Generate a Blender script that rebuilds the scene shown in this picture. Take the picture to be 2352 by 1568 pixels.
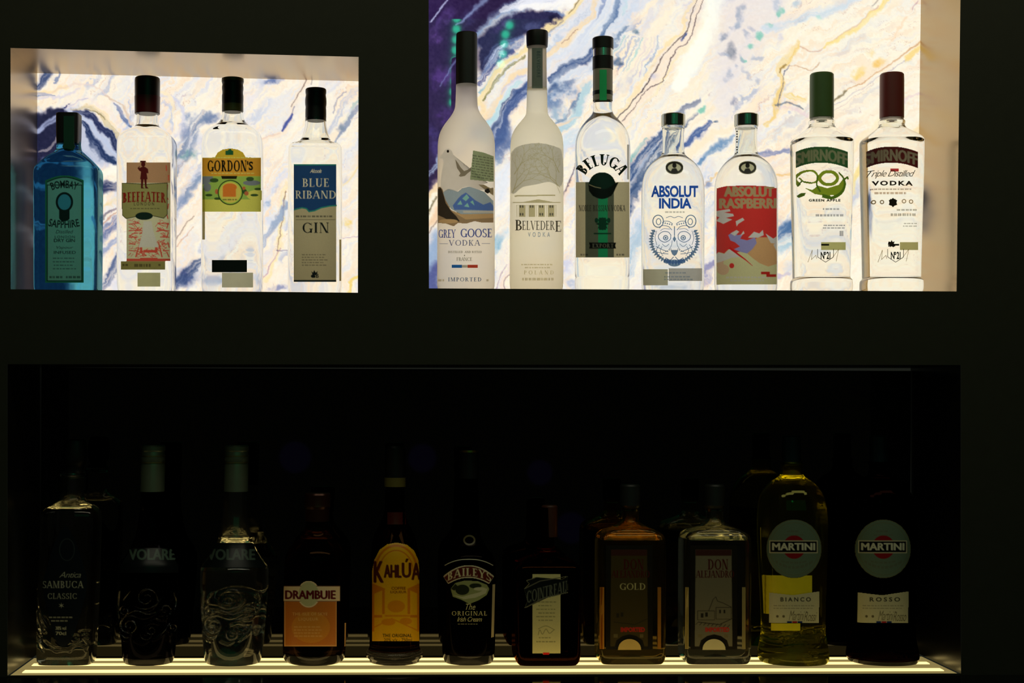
import bpy, bmesh, math, random
import numpy as np
from mathutils import Vector, Matrix
random.seed(7)
for o in list(bpy.data.objects): bpy.data.objects.remove(o, do_unlink=True)
SC = bpy.context.scene
COL = SC.collection

# ------------------------------------------------------------------ camera
D, F, YAW, ROLL, SX, SY = 2.0, 3500.0, 0.0297, 0.0032, -183.2, 141.6
_r = Vector((math.cos(YAW), -math.sin(YAW), 0)); FW = Vector((math.sin(YAW), math.cos(YAW), 0)); _u = Vector((0, 0, 1))
RR = _r*math.cos(ROLL) + _u*math.sin(ROLL); UU = _u*math.cos(ROLL) - _r*math.sin(ROLL)
cam = bpy.data.objects.new('camera', bpy.data.cameras.new('camera')); COL.objects.link(cam)
cam.data.sensor_width = 36.0; cam.data.lens = F/2352*36
cam.data.shift_x = -SX/2352; cam.data.shift_y = SY/2352
cam.data.clip_start = 0.05
cam.matrix_world = Matrix(((RR.x, UU.x, -FW.x, 0), (RR.y, UU.y, -FW.y, -D), (RR.z, UU.z, -FW.z, 0), (0, 0, 0, 1)))
SC.camera = cam
SC.view_settings.view_transform = 'Standard'; SC.view_settings.look = 'None'
SC.view_settings.exposure = 0.0; SC.view_settings.gamma = 1.0

def W(px, py, y):            # world point on the plane at depth y seen at a photograph position
    a = (px-1176-SX)/F; b = -(py-784-SY)/F
    d = FW + RR*a + UU*b
    return Vector((0, -D, 0)) + d*((y+D)/d.y)

# ------------------------------------------------------------------ world and room lamps
wd = bpy.data.worlds.new('dim_room'); SC.world = wd; wd.use_nodes = True
wd.node_tree.nodes['Background'].inputs[0].default_value = (0.9, 1.0, 0.75, 1)
wd.node_tree.nodes['Background'].inputs[1].default_value = 0.012

def area(name, loc, target, sx, sy, watt, col):
    l = bpy.data.lights.new(name, 'AREA'); l.shape = 'RECTANGLE'; l.size = sx; l.size_y = sy; l.energy = watt; l.color = col
    o = bpy.data.objects.new(name, l); COL.objects.link(o); o.location = loc
    o.rotation_euler = (Vector(target)-Vector(loc)).to_track_quat('-Z', 'Y').to_euler()
    return o
area('green_bar_lamp', (0.55, -2.7, 0.85), (0.3, 0, 0.2), 3.0, 1.1, 1.0, (0.05, 1.0, 0.45))
area('room_lamp', (0.45, -0.85, 1.35), (0.35, 0, 0.35), 2.4, 0.3, 6.6, (1.0, 0.98, 0.72))

T_N, T_M = 0.152, 0.190      # depth of the upper niches and of the dark mirror below

def led(px, py, y=-2.6, watt=0.07):
    P = W(px, py, T_N); d = (P-Vector((0, -D, 0))).normalized(); r = Vector((d.x, -d.y, d.z))
    l = bpy.data.lights.new('green_led', 'POINT'); l.energy = watt; l.color = (0.02, 1, 0.5); l.shadow_soft_size = 0.012
    o = bpy.data.objects.new('green_led', l); COL.objects.link(o); o.location = P + r*((y-P.y)/r.y)
for (x_, y_, r_) in ((678, 1050, .05), (970, 1052, .045), (1312, 1212, .05), (1240, 1085, .04)):     # purple lamps across the room, seen dimly in the mirror
    P_ = W(x_, y_, T_M); d_ = (P_-Vector((0, -D, 0))).normalized(); q_ = Vector((d_.x, -d_.y, d_.z))
    l_ = bpy.data.lights.new('purple_lamp', 'POINT'); l_.energy = 45*r_*r_*.05; l_.color = (.22, .12, 1); l_.shadow_soft_size = r_
    o_ = bpy.data.objects.new('purple_lamp', l_); COL.objects.link(o_); o_.location = P_+q_*((-2.5-P_.y)/q_.y)
for k in range(11): led(1051-k*0.9 - (8 if k > 8 else 0)*0.2, -5+k*24)
for (a, b) in ((1176, 5), (1174, 33), (1170, 58), (1161, 79), (1158, 101), (1155, 124), (1150, 146)): led(a, b)

# ------------------------------------------------------------------ materials
def lin(c):
    c = np.asarray(c, float)/255.0
    return np.where(c <= 0.04045, c/12.92, ((c+0.055)/1.055)**2.4)
def rgba(c): v = lin(c); return (float(v[0]), float(v[1]), float(v[2]), 1.0)
_M = {}
def nmat(name):
    m = bpy.data.materials.new(name); m.use_nodes = True; nt = m.node_tree; nt.nodes.clear()
    out = nt.nodes.new('ShaderNodeOutputMaterial'); return m, nt, out
def noisy(nt, col, scale, amt):
    nz = nt.nodes.new('ShaderNodeTexNoise'); nz.inputs['Scale'].default_value = scale; nz.inputs['Detail'].default_value = 3
    tc = nt.nodes.new('ShaderNodeTexCoord'); nt.links.new(tc.outputs['Object'], nz.inputs['Vector'])
    mx = nt.nodes.new('ShaderNodeMix'); mx.data_type = 'RGBA'
    mx.inputs['A'].default_value = tuple(x*(1-amt) for x in col[:3])+(1,)
    mx.inputs['B'].default_value = tuple(min(1, x*(1+amt)) for x in col[:3])+(1,)
    nt.links.new(nz.outputs['Fac'], mx.inputs['Factor'])
    return mx.outputs['Result'], nz
def paper(c, t=0.5, gl=0.04, rough=0.45, amt=0.08):
    """printed paper or ink: part diffuse, part translucent, a little sheen"""
    key = ('p', tuple(c), t, gl, rough)
    if key in _M: return _M[key]
    m, nt, out = nmat('print'); col, _ = noisy(nt, rgba(c), 90, amt)
    d = nt.nodes.new('ShaderNodeBsdfDiffuse'); tr = nt.nodes.new('ShaderNodeBsdfTranslucent'); g = nt.nodes.new('ShaderNodeBsdfGlossy')
    g.inputs['Roughness'].default_value = rough
    nt.links.new(col, d.inputs['Color']); nt.links.new(col, tr.inputs['Color'])
    a = nt.nodes.new('ShaderNodeMixShader'); a.inputs[0].default_value = t
    nt.links.new(d.outputs[0], a.inputs[1]); nt.links.new(tr.outputs[0], a.inputs[2])
    b = nt.nodes.new('ShaderNodeMixShader'); b.inputs[0].default_value = gl
    nt.links.new(a.outputs[0], b.inputs[1]); nt.links.new(g.outputs[0], b.inputs[2]); nt.links.new(b.outputs[0], out.inputs[0])
    _M[key] = m; return m
def sheet_mat(spec):
    key = ('sh',)+spec[1:]
    if key in _M: return _M[key]
    m, nt, out = nmat('printed_label'); at = nt.nodes.new('ShaderNodeAttribute'); at.attribute_name = 'ink'
    d = nt.nodes.new('ShaderNodeBsdfDiffuse'); tr = nt.nodes.new('ShaderNodeBsdfTranslucent'); g = nt.nodes.new('ShaderNodeBsdfGlossy')
    g.inputs['Roughness'].default_value = spec[3]
    nt.links.new(at.outputs['Color'], d.inputs['Color']); nt.links.new(at.outputs['Color'], tr.inputs['Color'])
    a = nt.nodes.new('ShaderNodeMixShader'); a.inputs[0].default_value = spec[1]
    nt.links.new(d.outputs[0], a.inputs[1]); nt.links.new(tr.outputs[0], a.inputs[2])
    b = nt.nodes.new('ShaderNodeMixShader'); b.inputs[0].default_value = spec[2]
    nt.links.new(a.outputs[0], b.inputs[1]); nt.links.new(g.outputs[0], b.inputs[2]); nt.links.new(b.outputs[0], out.inputs[0])
    _M[key] = m; return m
def solid(c, rough=0.4, metal=0.0, spec=0.4, amt=0.1, scale=60):
    key = ('s', tuple(c), rough, metal, spec)
    if key in _M: return _M[key]
    m, nt, out = nmat('solid'); p = nt.nodes.new('ShaderNodeBsdfPrincipled'); col, nz = noisy(nt, rgba(c), scale, amt)
    nt.links.new(col, p.inputs['Base Color']); p.inputs['Roughness'].default_value = rough
    p.inputs['Metallic'].default_value = metal; p.inputs['Specular IOR Level'].default_value = spec
    nt.links.new(p.outputs[0], out.inputs[0]); _M[key] = m; return m
def glass(c, ior=1.38, rough=0.0, emboss=0, haze=0.0):
    """c: linear tint per surface"""
    key = ('g', tuple(c), ior, rough, emboss, haze)
    if key in _M: return _M[key]
    m, nt, out = nmat('glass'); p = nt.nodes.new('ShaderNodeBsdfGlass')
    col, nz = noisy(nt, tuple(c)+(1,), 25, 0.01); nt.links.new(col, p.inputs['Color'])
    p.inputs['Roughness'].default_value = rough; p.inputs['IOR'].default_value = ior
    if emboss:
        n2 = nt.nodes.new('ShaderNodeTexNoise'); n2.inputs['Scale'].default_value = emboss; n2.inputs['Detail'].default_value = 2
        bp = nt.nodes.new('ShaderNodeBump'); bp.inputs['Strength'].default_value = 0.15; bp.inputs['Distance'].default_value = 0.002
        nt.links.new(n2.outputs['Fac'], bp.inputs['Height']); nt.links.new(bp.outputs[0], p.inputs['Normal'])
    if haze:        # translucent share added so the glass takes on a glow from the light bars
        d = nt.nodes.new('ShaderNodeBsdfTranslucent'); d.inputs['Color'].default_value = tuple(min(.9, x**.5) for x in c)+(1,)
        mx = nt.nodes.new('ShaderNodeMixShader'); mx.inputs[0].default_value = haze
        nt.links.new(p.outputs[0], mx.inputs[1]); nt.links.new(d.outputs[0], mx.inputs[2]); nt.links.new(mx.outputs[0], out.inputs[0]); _M[key] = m; return m
    nt.links.new(p.outputs[0], out.inputs[0]); _M[key] = m; return m
def frosted(c, t=0.5):
    m, nt, out = nmat('frosted_glass'); col, _ = noisy(nt, rgba(c), 40, 0.01)
    tr = nt.nodes.new('ShaderNodeBsdfTranslucent'); g = nt.nodes.new('ShaderNodeBsdfGlass'); d = nt.nodes.new('ShaderNodeBsdfDiffuse')
    g.inputs['Roughness'].default_value = 0.6; g.inputs['IOR'].default_value = 1.12
    for n in (tr, g, d): nt.links.new(col, n.inputs['Color'])
    a = nt.nodes.new('ShaderNodeMixShader'); a.inputs[0].default_value = t
    nt.links.new(tr.outputs[0], a.inputs[1]); nt.links.new(g.outputs[0], a.inputs[2])
    b = nt.nodes.new('ShaderNodeMixShader'); b.inputs[0].default_value = 0.06
    nt.links.new(a.outputs[0], b.inputs[1]); nt.links.new(d.outputs[0], b.inputs[2]); nt.links.new(b.outputs[0], out.inputs[0])
    return m
def lamp(c, s, name='lamp'):
    m, nt, out = nmat(name); e = nt.nodes.new('ShaderNodeEmission'); col, _ = noisy(nt, tuple(c)+(1,), 14, 0.06)
    nt.links.new(col, e.inputs[0]); e.inputs[1].default_value = s; nt.links.new(e.outputs[0], out.inputs[0]); return m

# ------------------------------------------------------------------ object helpers
def link(name, me, mat=None, parent=None, kind=None, smooth=False):
    o = bpy.data.objects.new(name, me); COL.objects.link(o)
    if mat: me.materials.append(mat)
    if parent: o.parent = parent
    if kind: o['kind'] = kind
    if smooth:
        for p in me.polygons: p.use_smooth = True
        if len(me.polygons) < 60000: me.set_sharp_from_angle(angle=math.radians(25))
    return o
def tag(o, label, cat, group=None):
    o['label'] = label; o['category'] = cat
    if group: o['group'] = group
    return o
def mesh(name, verts, faces):
    me = bpy.data.meshes.new(name); me.from_pydata([tuple(v) for v in verts], [], faces); me.update(); return me
def box_mesh(name, x0, x1, y0, y1, z0, z1, bev=0.0):
    bm = bmesh.new(); bmesh.ops.create_cube(bm, size=1)
    for v in bm.verts: v.co = Vector((x0+(v.co.x+.5)*(x1-x0), y0+(v.co.y+.5)*(y1-y0), z0+(v.co.z+.5)*(z1-z0)))
    if bev: bmesh.ops.bevel(bm, geom=bm.edges[:], offset=bev, segments=2, affect='EDGES')
    me = bpy.data.meshes.new(name); bm.to_mesh(me); bm.free(); return me

# ------------------------------------------------------------------ the bar wall
LN = [W(24, 110, 0), W(823.6, 130.5, 0), W(822, 672, 0), W(24.5, 664, 0)]          # left niche opening
RN = [W(984.5, -90, 0), W(2207.5, -90, 0), W(2197.3, 669, 0), W(985.3, 662, 0)]    # right niche opening
LO = [W(17, 836, 0), W(2207, 838, 0), W(2207.5, 1549, 0), W(17, 1548, 0)]          # lower recess opening
ZS = W(1100, 1549, 0).z
LO[2].z = ZS; LO[3].z = ZS
black_panel = solid((43, 43, 33), 0.6, 0, 0.15)
bm = bmesh.new()
outer = [Vector((-2.2, 0, 1.3)), Vector((2.4, 0, 1.3)), Vector((2.4, 0, -1.2)), Vector((-2.2, 0, -1.2))]
edges = []
for loop in (outer, LN, RN, LO):
    vs = [bm.verts.new(p) for p in loop]
    edges += [bm.edges.new((vs[i], vs[(i+1) % 4])) for i in range(4)]
bmesh.ops.triangle_fill(bm, edges=edges, use_beauty=True)
me = bpy.data.meshes.new('wall_back'); bm.to_mesh(me); bm.free()
link('wall_back', me, black_panel, kind='structure')

def lining(name, op, depth, mat):
    b = [Vector((p.x, depth, p.z)) for p in op]
    v = [p + Vector((0, 0.0005, 0)) for p in op] + b
    f = [(0, 1, 5, 4), (1, 2, 6, 5), (2, 3, 7, 6), (3, 0, 4, 7)]
    return link(name, mesh(name, v, f), mat, kind='structure')
satin = solid((174, 148, 104), 0.26, 0.85, 0.5, 0.04, 8)
lining('wall_left', LN, T_N+0.004, satin); lining('wall_right', RN, T_N+0.004, satin)
recess = solid((10, 10, 9), 0.25, 0, 0.5)
v = [p + Vector((0, 0.0005, 0)) for p in LO] + [Vector((p.x, T_M+0.004, p.z)) for p in LO]
link('trim_1', mesh('trim_1', v, [(0, 1, 5, 4), (1, 2, 6, 5), (3, 0, 4, 7)]), recess, kind='structure')

# ------------------------------------------------------------------ backlit agate panels (pattern computed on a fine grid)
_rng = np.random.RandomState(11)
_tab = _rng.rand(256, 256)
def vnoise(x, y):
    xi = np.floor(x).astype(int); yi = np.floor(y).astype(int); fx = x-xi; fy = y-yi
    fx = fx*fx*(3-2*fx); fy = fy*fy*(3-2*fy)
    g = lambda i, j: _tab[(xi+i) & 255, (yi+j) & 255]
    return (g(0, 0)*(1-fx)+g(1, 0)*fx)*(1-fy)+(g(0, 1)*(1-fx)+g(1, 1)*fx)*fy
def fbm(x, y, o=4):
    s = 0; a = 0.5; t = 0
    for k in range(o): s = s+a*vnoise(x*2**k+17*k, y*2**k+31*k); t += a; a *= 0.55
    return s/t
def smooth(e0, e1, x): t = np.clip((x-e0)/(e1-e0), 0, 1); return t*t*(3-2*t)
def crom(pts, k=6):
    P = np.asarray(pts, float)
    if len(P) < 3: return P
    P = np.vstack([2*P[0]-P[1], P, 2*P[-1]-P[-2]]); o = []
    for i in range(1, len(P)-2):
        for t in np.linspace(0, 1, k, endpoint=False):
            a, b, c, d = P[i-1:i+3]
            o.append(.5*((2*b)+(c-a)*t+(2*a-5*b+4*c-d)*t*t+(3*b-a-3*c+d)*t**3))
    o.append(P[-2]); return np.array(o)
class Slab:
    def __init__(s, x0, x1, y0, y1, step, base):
        s.xs = np.arange(x0, x1+step*.5, step); s.ys = np.arange(y0, y1+step*.5, step)
        s.X, s.Y = np.meshgrid(s.xs, s.ys); s.C = np.zeros(s.X.shape+(3,)); s.C[:] = base
        s.wx = (fbm(s.X/38, s.Y/38)-.5)*26 + (fbm(s.X/9+50, s.Y/9)-.5)*9
        s.wy = (fbm(s.X/38+90, s.Y/38+7)-.5)*26 + (fbm(s.X/9, s.Y/9+70)-.5)*9
    def mixin(s, c, a): s.C += (np.asarray(c, float)-s.C)*a[..., None]
    def band(s, pts, w, c, a=0.8, streak=0.6, warp=1.0, soft=0.55, sc=1.0):
        P = crom(pts); X = s.X+s.wx*warp; Y = s.Y+s.wy*warp
        best = np.full(X.shape, 1e9); sd = np.zeros(X.shape); al = np.zeros(X.shape); acc = 0
        ws = np.interp(np.linspace(0, 1, len(P)), np.linspace(0, 1, len(w)), w) if hasattr(w, '__len__') else np.full(len(P), float(w))
        wd_ = np.zeros(X.shape)
        for i in range(len(P)-1):
            d = P[i+1]-P[i]; L = math.hypot(*d)+1e-6; d = d/L
            rx = X-P[i][0]; ry = Y-P[i][1]; t = np.clip(rx*d[0]+ry*d[1], 0, L)
            qx = rx-t*d[0]; qy = ry-t*d[1]; dist = np.hypot(qx, qy); m = dist < best
            best = np.where(m, dist, best); sd = np.where(m, d[0]*qy-d[1]*qx, sd); al = np.where(m, acc+t, al)
            wd_ = np.where(m, ws[i]+(ws[i+1]-ws[i])*t/L, wd_); acc += L
        k = 1-smooth(1-soft, 1+soft*.5, best/np.maximum(wd_*.5, .6))
        if streak:
            n = fbm(al/(60*sc)+P[0][0], sd/(5*sc)+P[0][1], 3); k = k*(1-streak+streak*smooth(.3, .65, n))
        s.mixin(c, np.clip(k*a, 0, 1))
    def vein(s, pts, w, c, a=0.85, warp=.55):
        s.band(pts, w, c, a, 0.3, warp, .9, 2.5)
    def blob(s, cx, cy, rx, ry, ang, c, a=0.7, gran=0.7, sc=14):
        X = s.X+s.wx-cx; Y = s.Y+s.wy-cy; t = math.radians(ang)
        u = (X*math.cos(t)+Y*math.sin(t))/rx; v = (-X*math.sin(t)+Y*math.cos(t))/ry
        k = 1-smooth(.35, 1.15, np.hypot(u, v)); n = fbm(s.X/sc+cx, s.Y/sc+cy)
        s.mixin(c, np.clip(k*a*(1-gran+gran*smooth(.32, .62, n)), 0, 1))
    def poly(s, pts, c, a=1.0, warp=1.0, soft=6):
        P = np.asarray(crom(list(pts)+[pts[0]], 4)); X = s.X+s.wx*warp; Y = s.Y+s.wy*warp
        ins = np.zeros(X.shape, bool); best = np.full(X.shape, 1e9)
        for i in range(len(P)-1):
            (ax, ay), (bx, by) = P[i], P[i+1]
            if ay != by: ins ^= ((ay > Y) != (by > Y)) & (X < (bx-ax)*(Y-ay)/(by-ay)+ax)
            d = np.array([bx-ax, by-ay]); L2 = (d**2).sum()+1e-9; t = np.clip(((X-ax)*d[0]+(Y-ay)*d[1])/L2, 0, 1)
            best = np.minimum(best, np.hypot(X-ax-t*d[0], Y-ay-t*d[1]))
        sdv = np.where(ins, best, -best); s.mixin(c, smooth(-soft, soft, sdv)*a)
    def flow(s, cx, cy, tint, warm):
        dx = s.X+s.wx*1.6-cx; dy = s.Y+s.wy*1.6-cy; f = np.hypot(dx, dy); al = np.arctan2(dy, dx)*1000
        for (fs, as_, c0, c1, a, k) in ((26, 150, (214, 220, 242), (255, 238, 212), .75, 3), (9, 95, (196, 206, 238), (252, 228, 196), .6, 40), (4.5, 70, (222, 214, 228), (250, 220, 190), .5, 77)):
            n = fbm(f/fs+k, al/as_+k, 4); pres = .35+.65*smooth(.4, .6, fbm(s.X/80+k, s.Y/80))
            s.mixin(c0, smooth(.5, .66, n)*a*tint*pres); s.mixin(c1, smooth(.5, .36, n)*a*warm*pres)
        n = fbm(f/16+9, al/220+3, 3); s.mixin((196, 160, 160), (1-smooth(.0, .012, np.abs(n-.53)))*.45*smooth(.5, .62, fbm(s.X/60, s.Y/60+40)))
        n = fbm(f/20+70, al/200+63, 4); s.mixin((150, 166, 216), smooth(.60, .70, n)*.8*tint*smooth(.45, .6, fbm(s.X/70+7, s.Y/70+3)))
    def grain(s, amt=10, sc=5):
        n = fbm(s.X/sc, s.Y/sc, 3)-.5; lum = s.C.mean(-1); s.C += (n*amt*2*np.clip(1.4-lum/255, .25, 1))[..., None]
    def build(s, name, boost=0.03):
        bl = np.clip(s.C[..., 2]-s.C[..., 0], 0, 120)*smooth(1010, 1120, s.X+s.Y*.25+(2000 if s.xs[0] < 500 else 0)); s.C[..., 2] -= bl*.16; s.C[..., 1] += bl*.10; s.C -= (bl*.14)[..., None]
        L = lin(np.clip(s.C, 0, 255)); lum = L @ np.array([.3, .6, .1]); L *= (1+boost*smooth(.45, .95, lum))[..., None]
        h, w = s.X.shape; vs = [W(x, y, T_N) for y in s.ys for x in s.xs]
        fs = [(j*w+i, (j+1)*w+i, (j+1)*w+i+1, j*w+i+1) for j in range(h-1) for i in range(w-1)]
        me = mesh(name, vs, fs); at = me.attributes.new('stone', 'FLOAT_COLOR', 'POINT')
        at.data.foreach_set('color', np.concatenate([L, np.ones((h, w, 1))], -1).astype(np.float32).ravel())
        m, nt, out = nmat('backlit_stone'); p = nt.nodes.new('ShaderNodeBsdfPrincipled'); a = nt.nodes.new('ShaderNodeAttribute'); a.attribute_name = 'stone'
        p.inputs['Base Color'].default_value = (.02, .02, .02, 1); p.inputs['Roughness'].default_value = .03
        nt.links.new(a.outputs['Color'], p.inputs['Emission Color']); p.inputs['Emission Strength'].default_value = 1.0
        nt.links.new(p.outputs[0], out.inputs[0])
        bm = bmesh.new(); bm.from_mesh(me)      # a real slab: give it a back and edges
        ext = bmesh.ops.extrude_edge_only(bm, edges=[e for e in bm.edges if e.is_boundary])
        for g in ext['geom']:
            if isinstance(g, bmesh.types.BMVert): g.co.y += 0.003
        bm.to_mesh(me); bm.free()
        return link(name, me, m)

# right panel
R = Slab(984, 2126, -90, 680, 1.7, (255, 247, 222))
DP, IN, BL, LB, LV, CR, PE, YE, WH = (50, 34, 78), (44, 42, 92), (84, 98, 168), (176, 200, 238), (206, 206, 232), (255, 250, 228), (250, 218, 178), (248, 220, 150), (240, 240, 250)
R.flow(2450, 1150, .7-.5*smooth(1650, 1900, R.X), np.ones_like(R.X))
R.poly([(960, -120), (1230, -120), (1215, 0), (1170, 20), (1100, 80), (1080, 210), (1040, 300), (1010, 400), (960, 420)], DP, 1, 1, 10)
R.blob(1015, 180, 40, 26, -50, (92, 60, 140), .8); R.blob(1000, 85, 18, 22, 0, (104, 70, 150), .7); R.blob(1020, 45, 40, 14, -45, (90, 66, 136), .6)
R.blob(1022, 262, 26, 30, 0, (84, 54, 130), .8); R.blob(1075, 40, 30, 20, -40, (70, 60, 120), .7); R.blob(1000, 330, 20, 50, 0, (80, 62, 140), .7)
R.vein([(986, 52), (1004, 32), (1022, 10), (1040, -12)], 4, (196, 200, 240), .9)
R.vein([(1046, 60), (1064, 44), (1090, 22), (1120, 0)], (3, 9, 12), (150, 160, 220), .85)
R.vein([(1012, 195), (1028, 165), (1046, 138), (1060, 110)], (3, 6, 6), (140, 150, 215), .8)
R.band([(1095, 78), (1122, 56), (1150, 34), (1185, 14), (1230, 0), (1290, -25)], (10, 34, 36, 40), (150, 168, 225), .9, .5)
R.band([(1150, 26), (1195, 8), (1250, -8), (1330, -30)], (14, 34, 60), WH, .95, .3)
R.band([(1200, 14), (1260, 12), (1310, 5)], (12, 26, 20), (252, 250, 245), .9, .2)
R.poly([(1100, 84), (1130, 60), (1165, 38), (1210, 24), (1262, 24), (1288, 36), (1268, 62), (1216, 78), (1180, 96), (1140, 124), (1104, 168), (1092, 150)], (46, 40, 90), .97, 1, 7)
R.blob(1150, 60, 30, 12, -35, (90, 66, 140), .7); R.blob(1225, 60, 30, 12, 0, (96, 96, 160), .6); R.blob(1268, 42, 16, 9, 0, (34, 30, 66), .8)
R.band([(1250, 24), (1275, 27), (1296, 36)], (4, 8, 5), (120, 140, 215), .8)
R.band([(1096, 178), (1125, 140), (1160, 108), (1200, 88)], (16, 30, 30, 24), (120, 132, 200), .85, .8)
R.band([(1100, 165), (1135, 126), (1165, 100)], (6, 8, 8), (222, 224, 246), .8, .7)
R.band([(1096, 196), (1112, 176), (1145, 140), (1180, 112)], (8, 10, 12), (70, 72, 150), .8, .7)
R.band([(1096, 220), (1116, 196), (1146, 156), (1190, 122)], (8, 12, 14), (150, 190, 220), .8, .6)
R.blob(1168, 112, 14, 8, -40, (56, 60, 120), .7)
# right of the first yellow vein: blue and cream streaks
R.band([(1120, 300), (1150, 250), (1185, 205), (1240, 160), (1330, 80), (1420, -40)], (40, 70, 90, 90), (222, 228, 246), .8, .5)
R.band([(1262, 215), (1310, 170), (1370, 120), (1430, 20), (1450, -40)], (60, 80, 90, 60), (214, 222, 244), .75, .7)
R.band([(1128, 350), (1146, 300), (1170, 252), (1206, 206), (1228, 190)], (40, 40, 34, 24, 10), (80, 92, 168), .95, .5)
R.blob(1155, 330, 26, 60, 15, (90, 104, 178), .8)
R.band([(1100, 330), (1120, 286), (1150, 236), (1190, 194)], (14, 14, 12), (190, 226, 244), .8)
R.band([(1256, 192), (1284, 172), (1318, 146), (1358, 126), (1380, 95)], (10, 18, 20, 18, 12), (78, 92, 162), .95, .35)
R.blob(1272, 220, 22, 40, 10, (110, 130, 195), .85); R.blob(1312, 215, 26, 22, -20, (130, 150, 208), .75); R.blob(1284, 262, 20, 26, 0, (150, 180, 225), .7); R.blob(1300, 200, 40, 10, -30, (80, 96, 165), .6)
R.band([(1270, 320), (1300, 290), (1330, 250), (1352, 200)], (20, 26, 20), (180, 212, 238), .8)
R.band([(1284, 290), (1310, 270), (1335, 262)], 8, PE, .7)
R.band([(1386, 84), (1398, 50), (1414, 14), (1424, -20)], (10, 14, 16), (100, 120, 186), .9, .4)
R.band([(1364, 40), (1378, 12), (1384, -20)], (4, 8, 8), (150, 160, 215), .8, .4); R.band([(1430, 30), (1442, -20)], 10, (200, 222, 240), .7)
R.blob(1463, 70, 12, 9, 40, (104, 128, 168), .9, .4); R.blob(1440, 62, 22, 12, -40, (196, 206, 230), .8)
for k in range(9):
    x = 1412+k*10; R.band([(x-14, 150+k*4), (x+6, 118+k*2), (x+28, 84)], 5, (150+random.randint(-25, 40), 165+random.randint(-20, 40), 220), .6, .5)
R.blob(1415, 146, 12, 12, 0, (70, 86, 140), .9, .3); R.blob(1432, 190, 18, 22, 30, (190, 200, 232), .8); R.blob(1450, 175, 12, 20, 35, (176, 186, 228), .7)
R.band([(1500, 30), (1490, 60), (1470, 110)], 22, (226, 222, 226), .7); R.band([(1545, 0), (1528, 40), (1490, 100), (1440, 180), (1410, 240)], (26, 30, 24), (255, 240, 212), .8, .3)
# first yellow vein with olive core, second peach vein
R.band([(1092, 245), (1110, 214), (1127, 184), (1150, 156), (1176, 133), (1210, 114), (1251, 72), (1298, 36), (1322, 10), (1340, -30)], (16, 14, 16, 14, 18, 14), (250, 226, 168), .95, .25)
R.band([(1106, 236), (1120, 210), (1135, 192), (1163, 160), (1206, 130)], (4, 7, 9, 7, 5), (128, 124, 70), .9, .5, .8)
R.vein([(1240, 90), (1262, 72), (1290, 46)], 4, (130, 130, 150), .8); R.vein([(1306, 30), (1318, 14), (1330, -10)], 3, (120, 100, 70), .8)
R.band([(1096, 290), (1110, 270), (1127, 248), (1151, 214), (1180, 180), (1212, 158), (1262, 122), (1278, 102), (1300, 94), (1327, 61), (1354, 34), (1364, 0), (1370, -30)], (22, 16, 12, 18, 14, 20, 12, 20), (251, 222, 176), .9, .3)
R.vein([(1288, 100), (1306, 86), (1325, 66)], 2.5, (150, 110, 100), .7)
R.blob(1104, 250, 12, 14, 0, (250, 222, 172), .9, .2)
R.band([(1150, 214), (1175, 190), (1206, 172)], 7, (205, 205, 235), .7); R.band([(1330, 90), (1352, 66), (1366, 40)], 8, (210, 214, 240), .7)
# main double vein
HB = [(1400, 300), (1419, 267), (1441, 243), (1462, 220), (1478, 204), (1492, 184), (1511, 153), (1521, 131), (1541, 108), (1560, 88), (1580, 66), (1592, 30), (1600, -20)]
R.band([(x+9, y+6) for x, y in HB], (20, 22, 26, 40, 30, 40), (252, 232, 208), .95, .25)
R.band([(x-8, y-4) for x, y in HB], 8, (255, 228, 176), .8, .4); R.band([(x+26, y+10) for x, y in HB], 8, (255, 232, 180), .75, .5)
R.vein(HB, (2.2, 2.6, 3.8, 2.6, 3.2, 2.2), (66, 52, 60), .95, .5)
R.vein([(1427, 276), (1443, 257), (1458, 245), (1484, 207), (1519, 192), (1525, 178), (1537, 147), (1543, 131), (1560, 110), (1576, 100), (1588, 78), (1597, 53), (1609, 16), (1616, -20)], (3.2, 2, 3, 2.6, 2), (84, 66, 76), .9, .5)
R.blob(1570, 84, 10, 4, -60, (74, 84, 160), .95, .2); R.blob(1505, 178, 10, 16, 30, (206, 204, 226), .8)
R.band([(1640, -30), (1630, 60), (1590, 130), (1560, 200)], (50, 46, 50, 30), (255, 255, 240), .9, .1)
# grey blue mottled cloud
R.poly([(1660, -40), (1800, -60), (1790, 60), (1745, 110), (1716, 170), (1690, 250), (1650, 270), (1640, 200), (1640, 120), (1650, 60)], (236, 228, 226), .75, 1, 24)
R.blob(1682, 118, 16, 24, 15, (122, 128, 152), .95, .35); R.blob(1664, 82, 14, 12, -40, (150, 156, 182), .8); R.blob(1705, 28, 14, 18, 20, (176, 182, 204), .8); R.blob(1700, 60, 20, 12, -50, (160, 172, 205), .7)
for (x, y, r) in ((1785, 28, 10), (1790, 20, 12), (1745, 86, 12), (1726, 108, 9), (1764, 58, 9), (1712, 132, 8)): R.blob(x, y, r, r*.8, 0, (140, 205, 200), .85, .3)
for k in range(16): R.blob(1655+random.random()*90, 30+random.random()*220, 8+random.random()*9, 6, random.random()*90, (176, 182, 206), .65, .5)
R.blob(1690, 230, 10, 12, 0, (150, 150, 176), .8); R.blob(1780, 6, 14, 20, 0, (190, 200, 225), .7)
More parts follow.
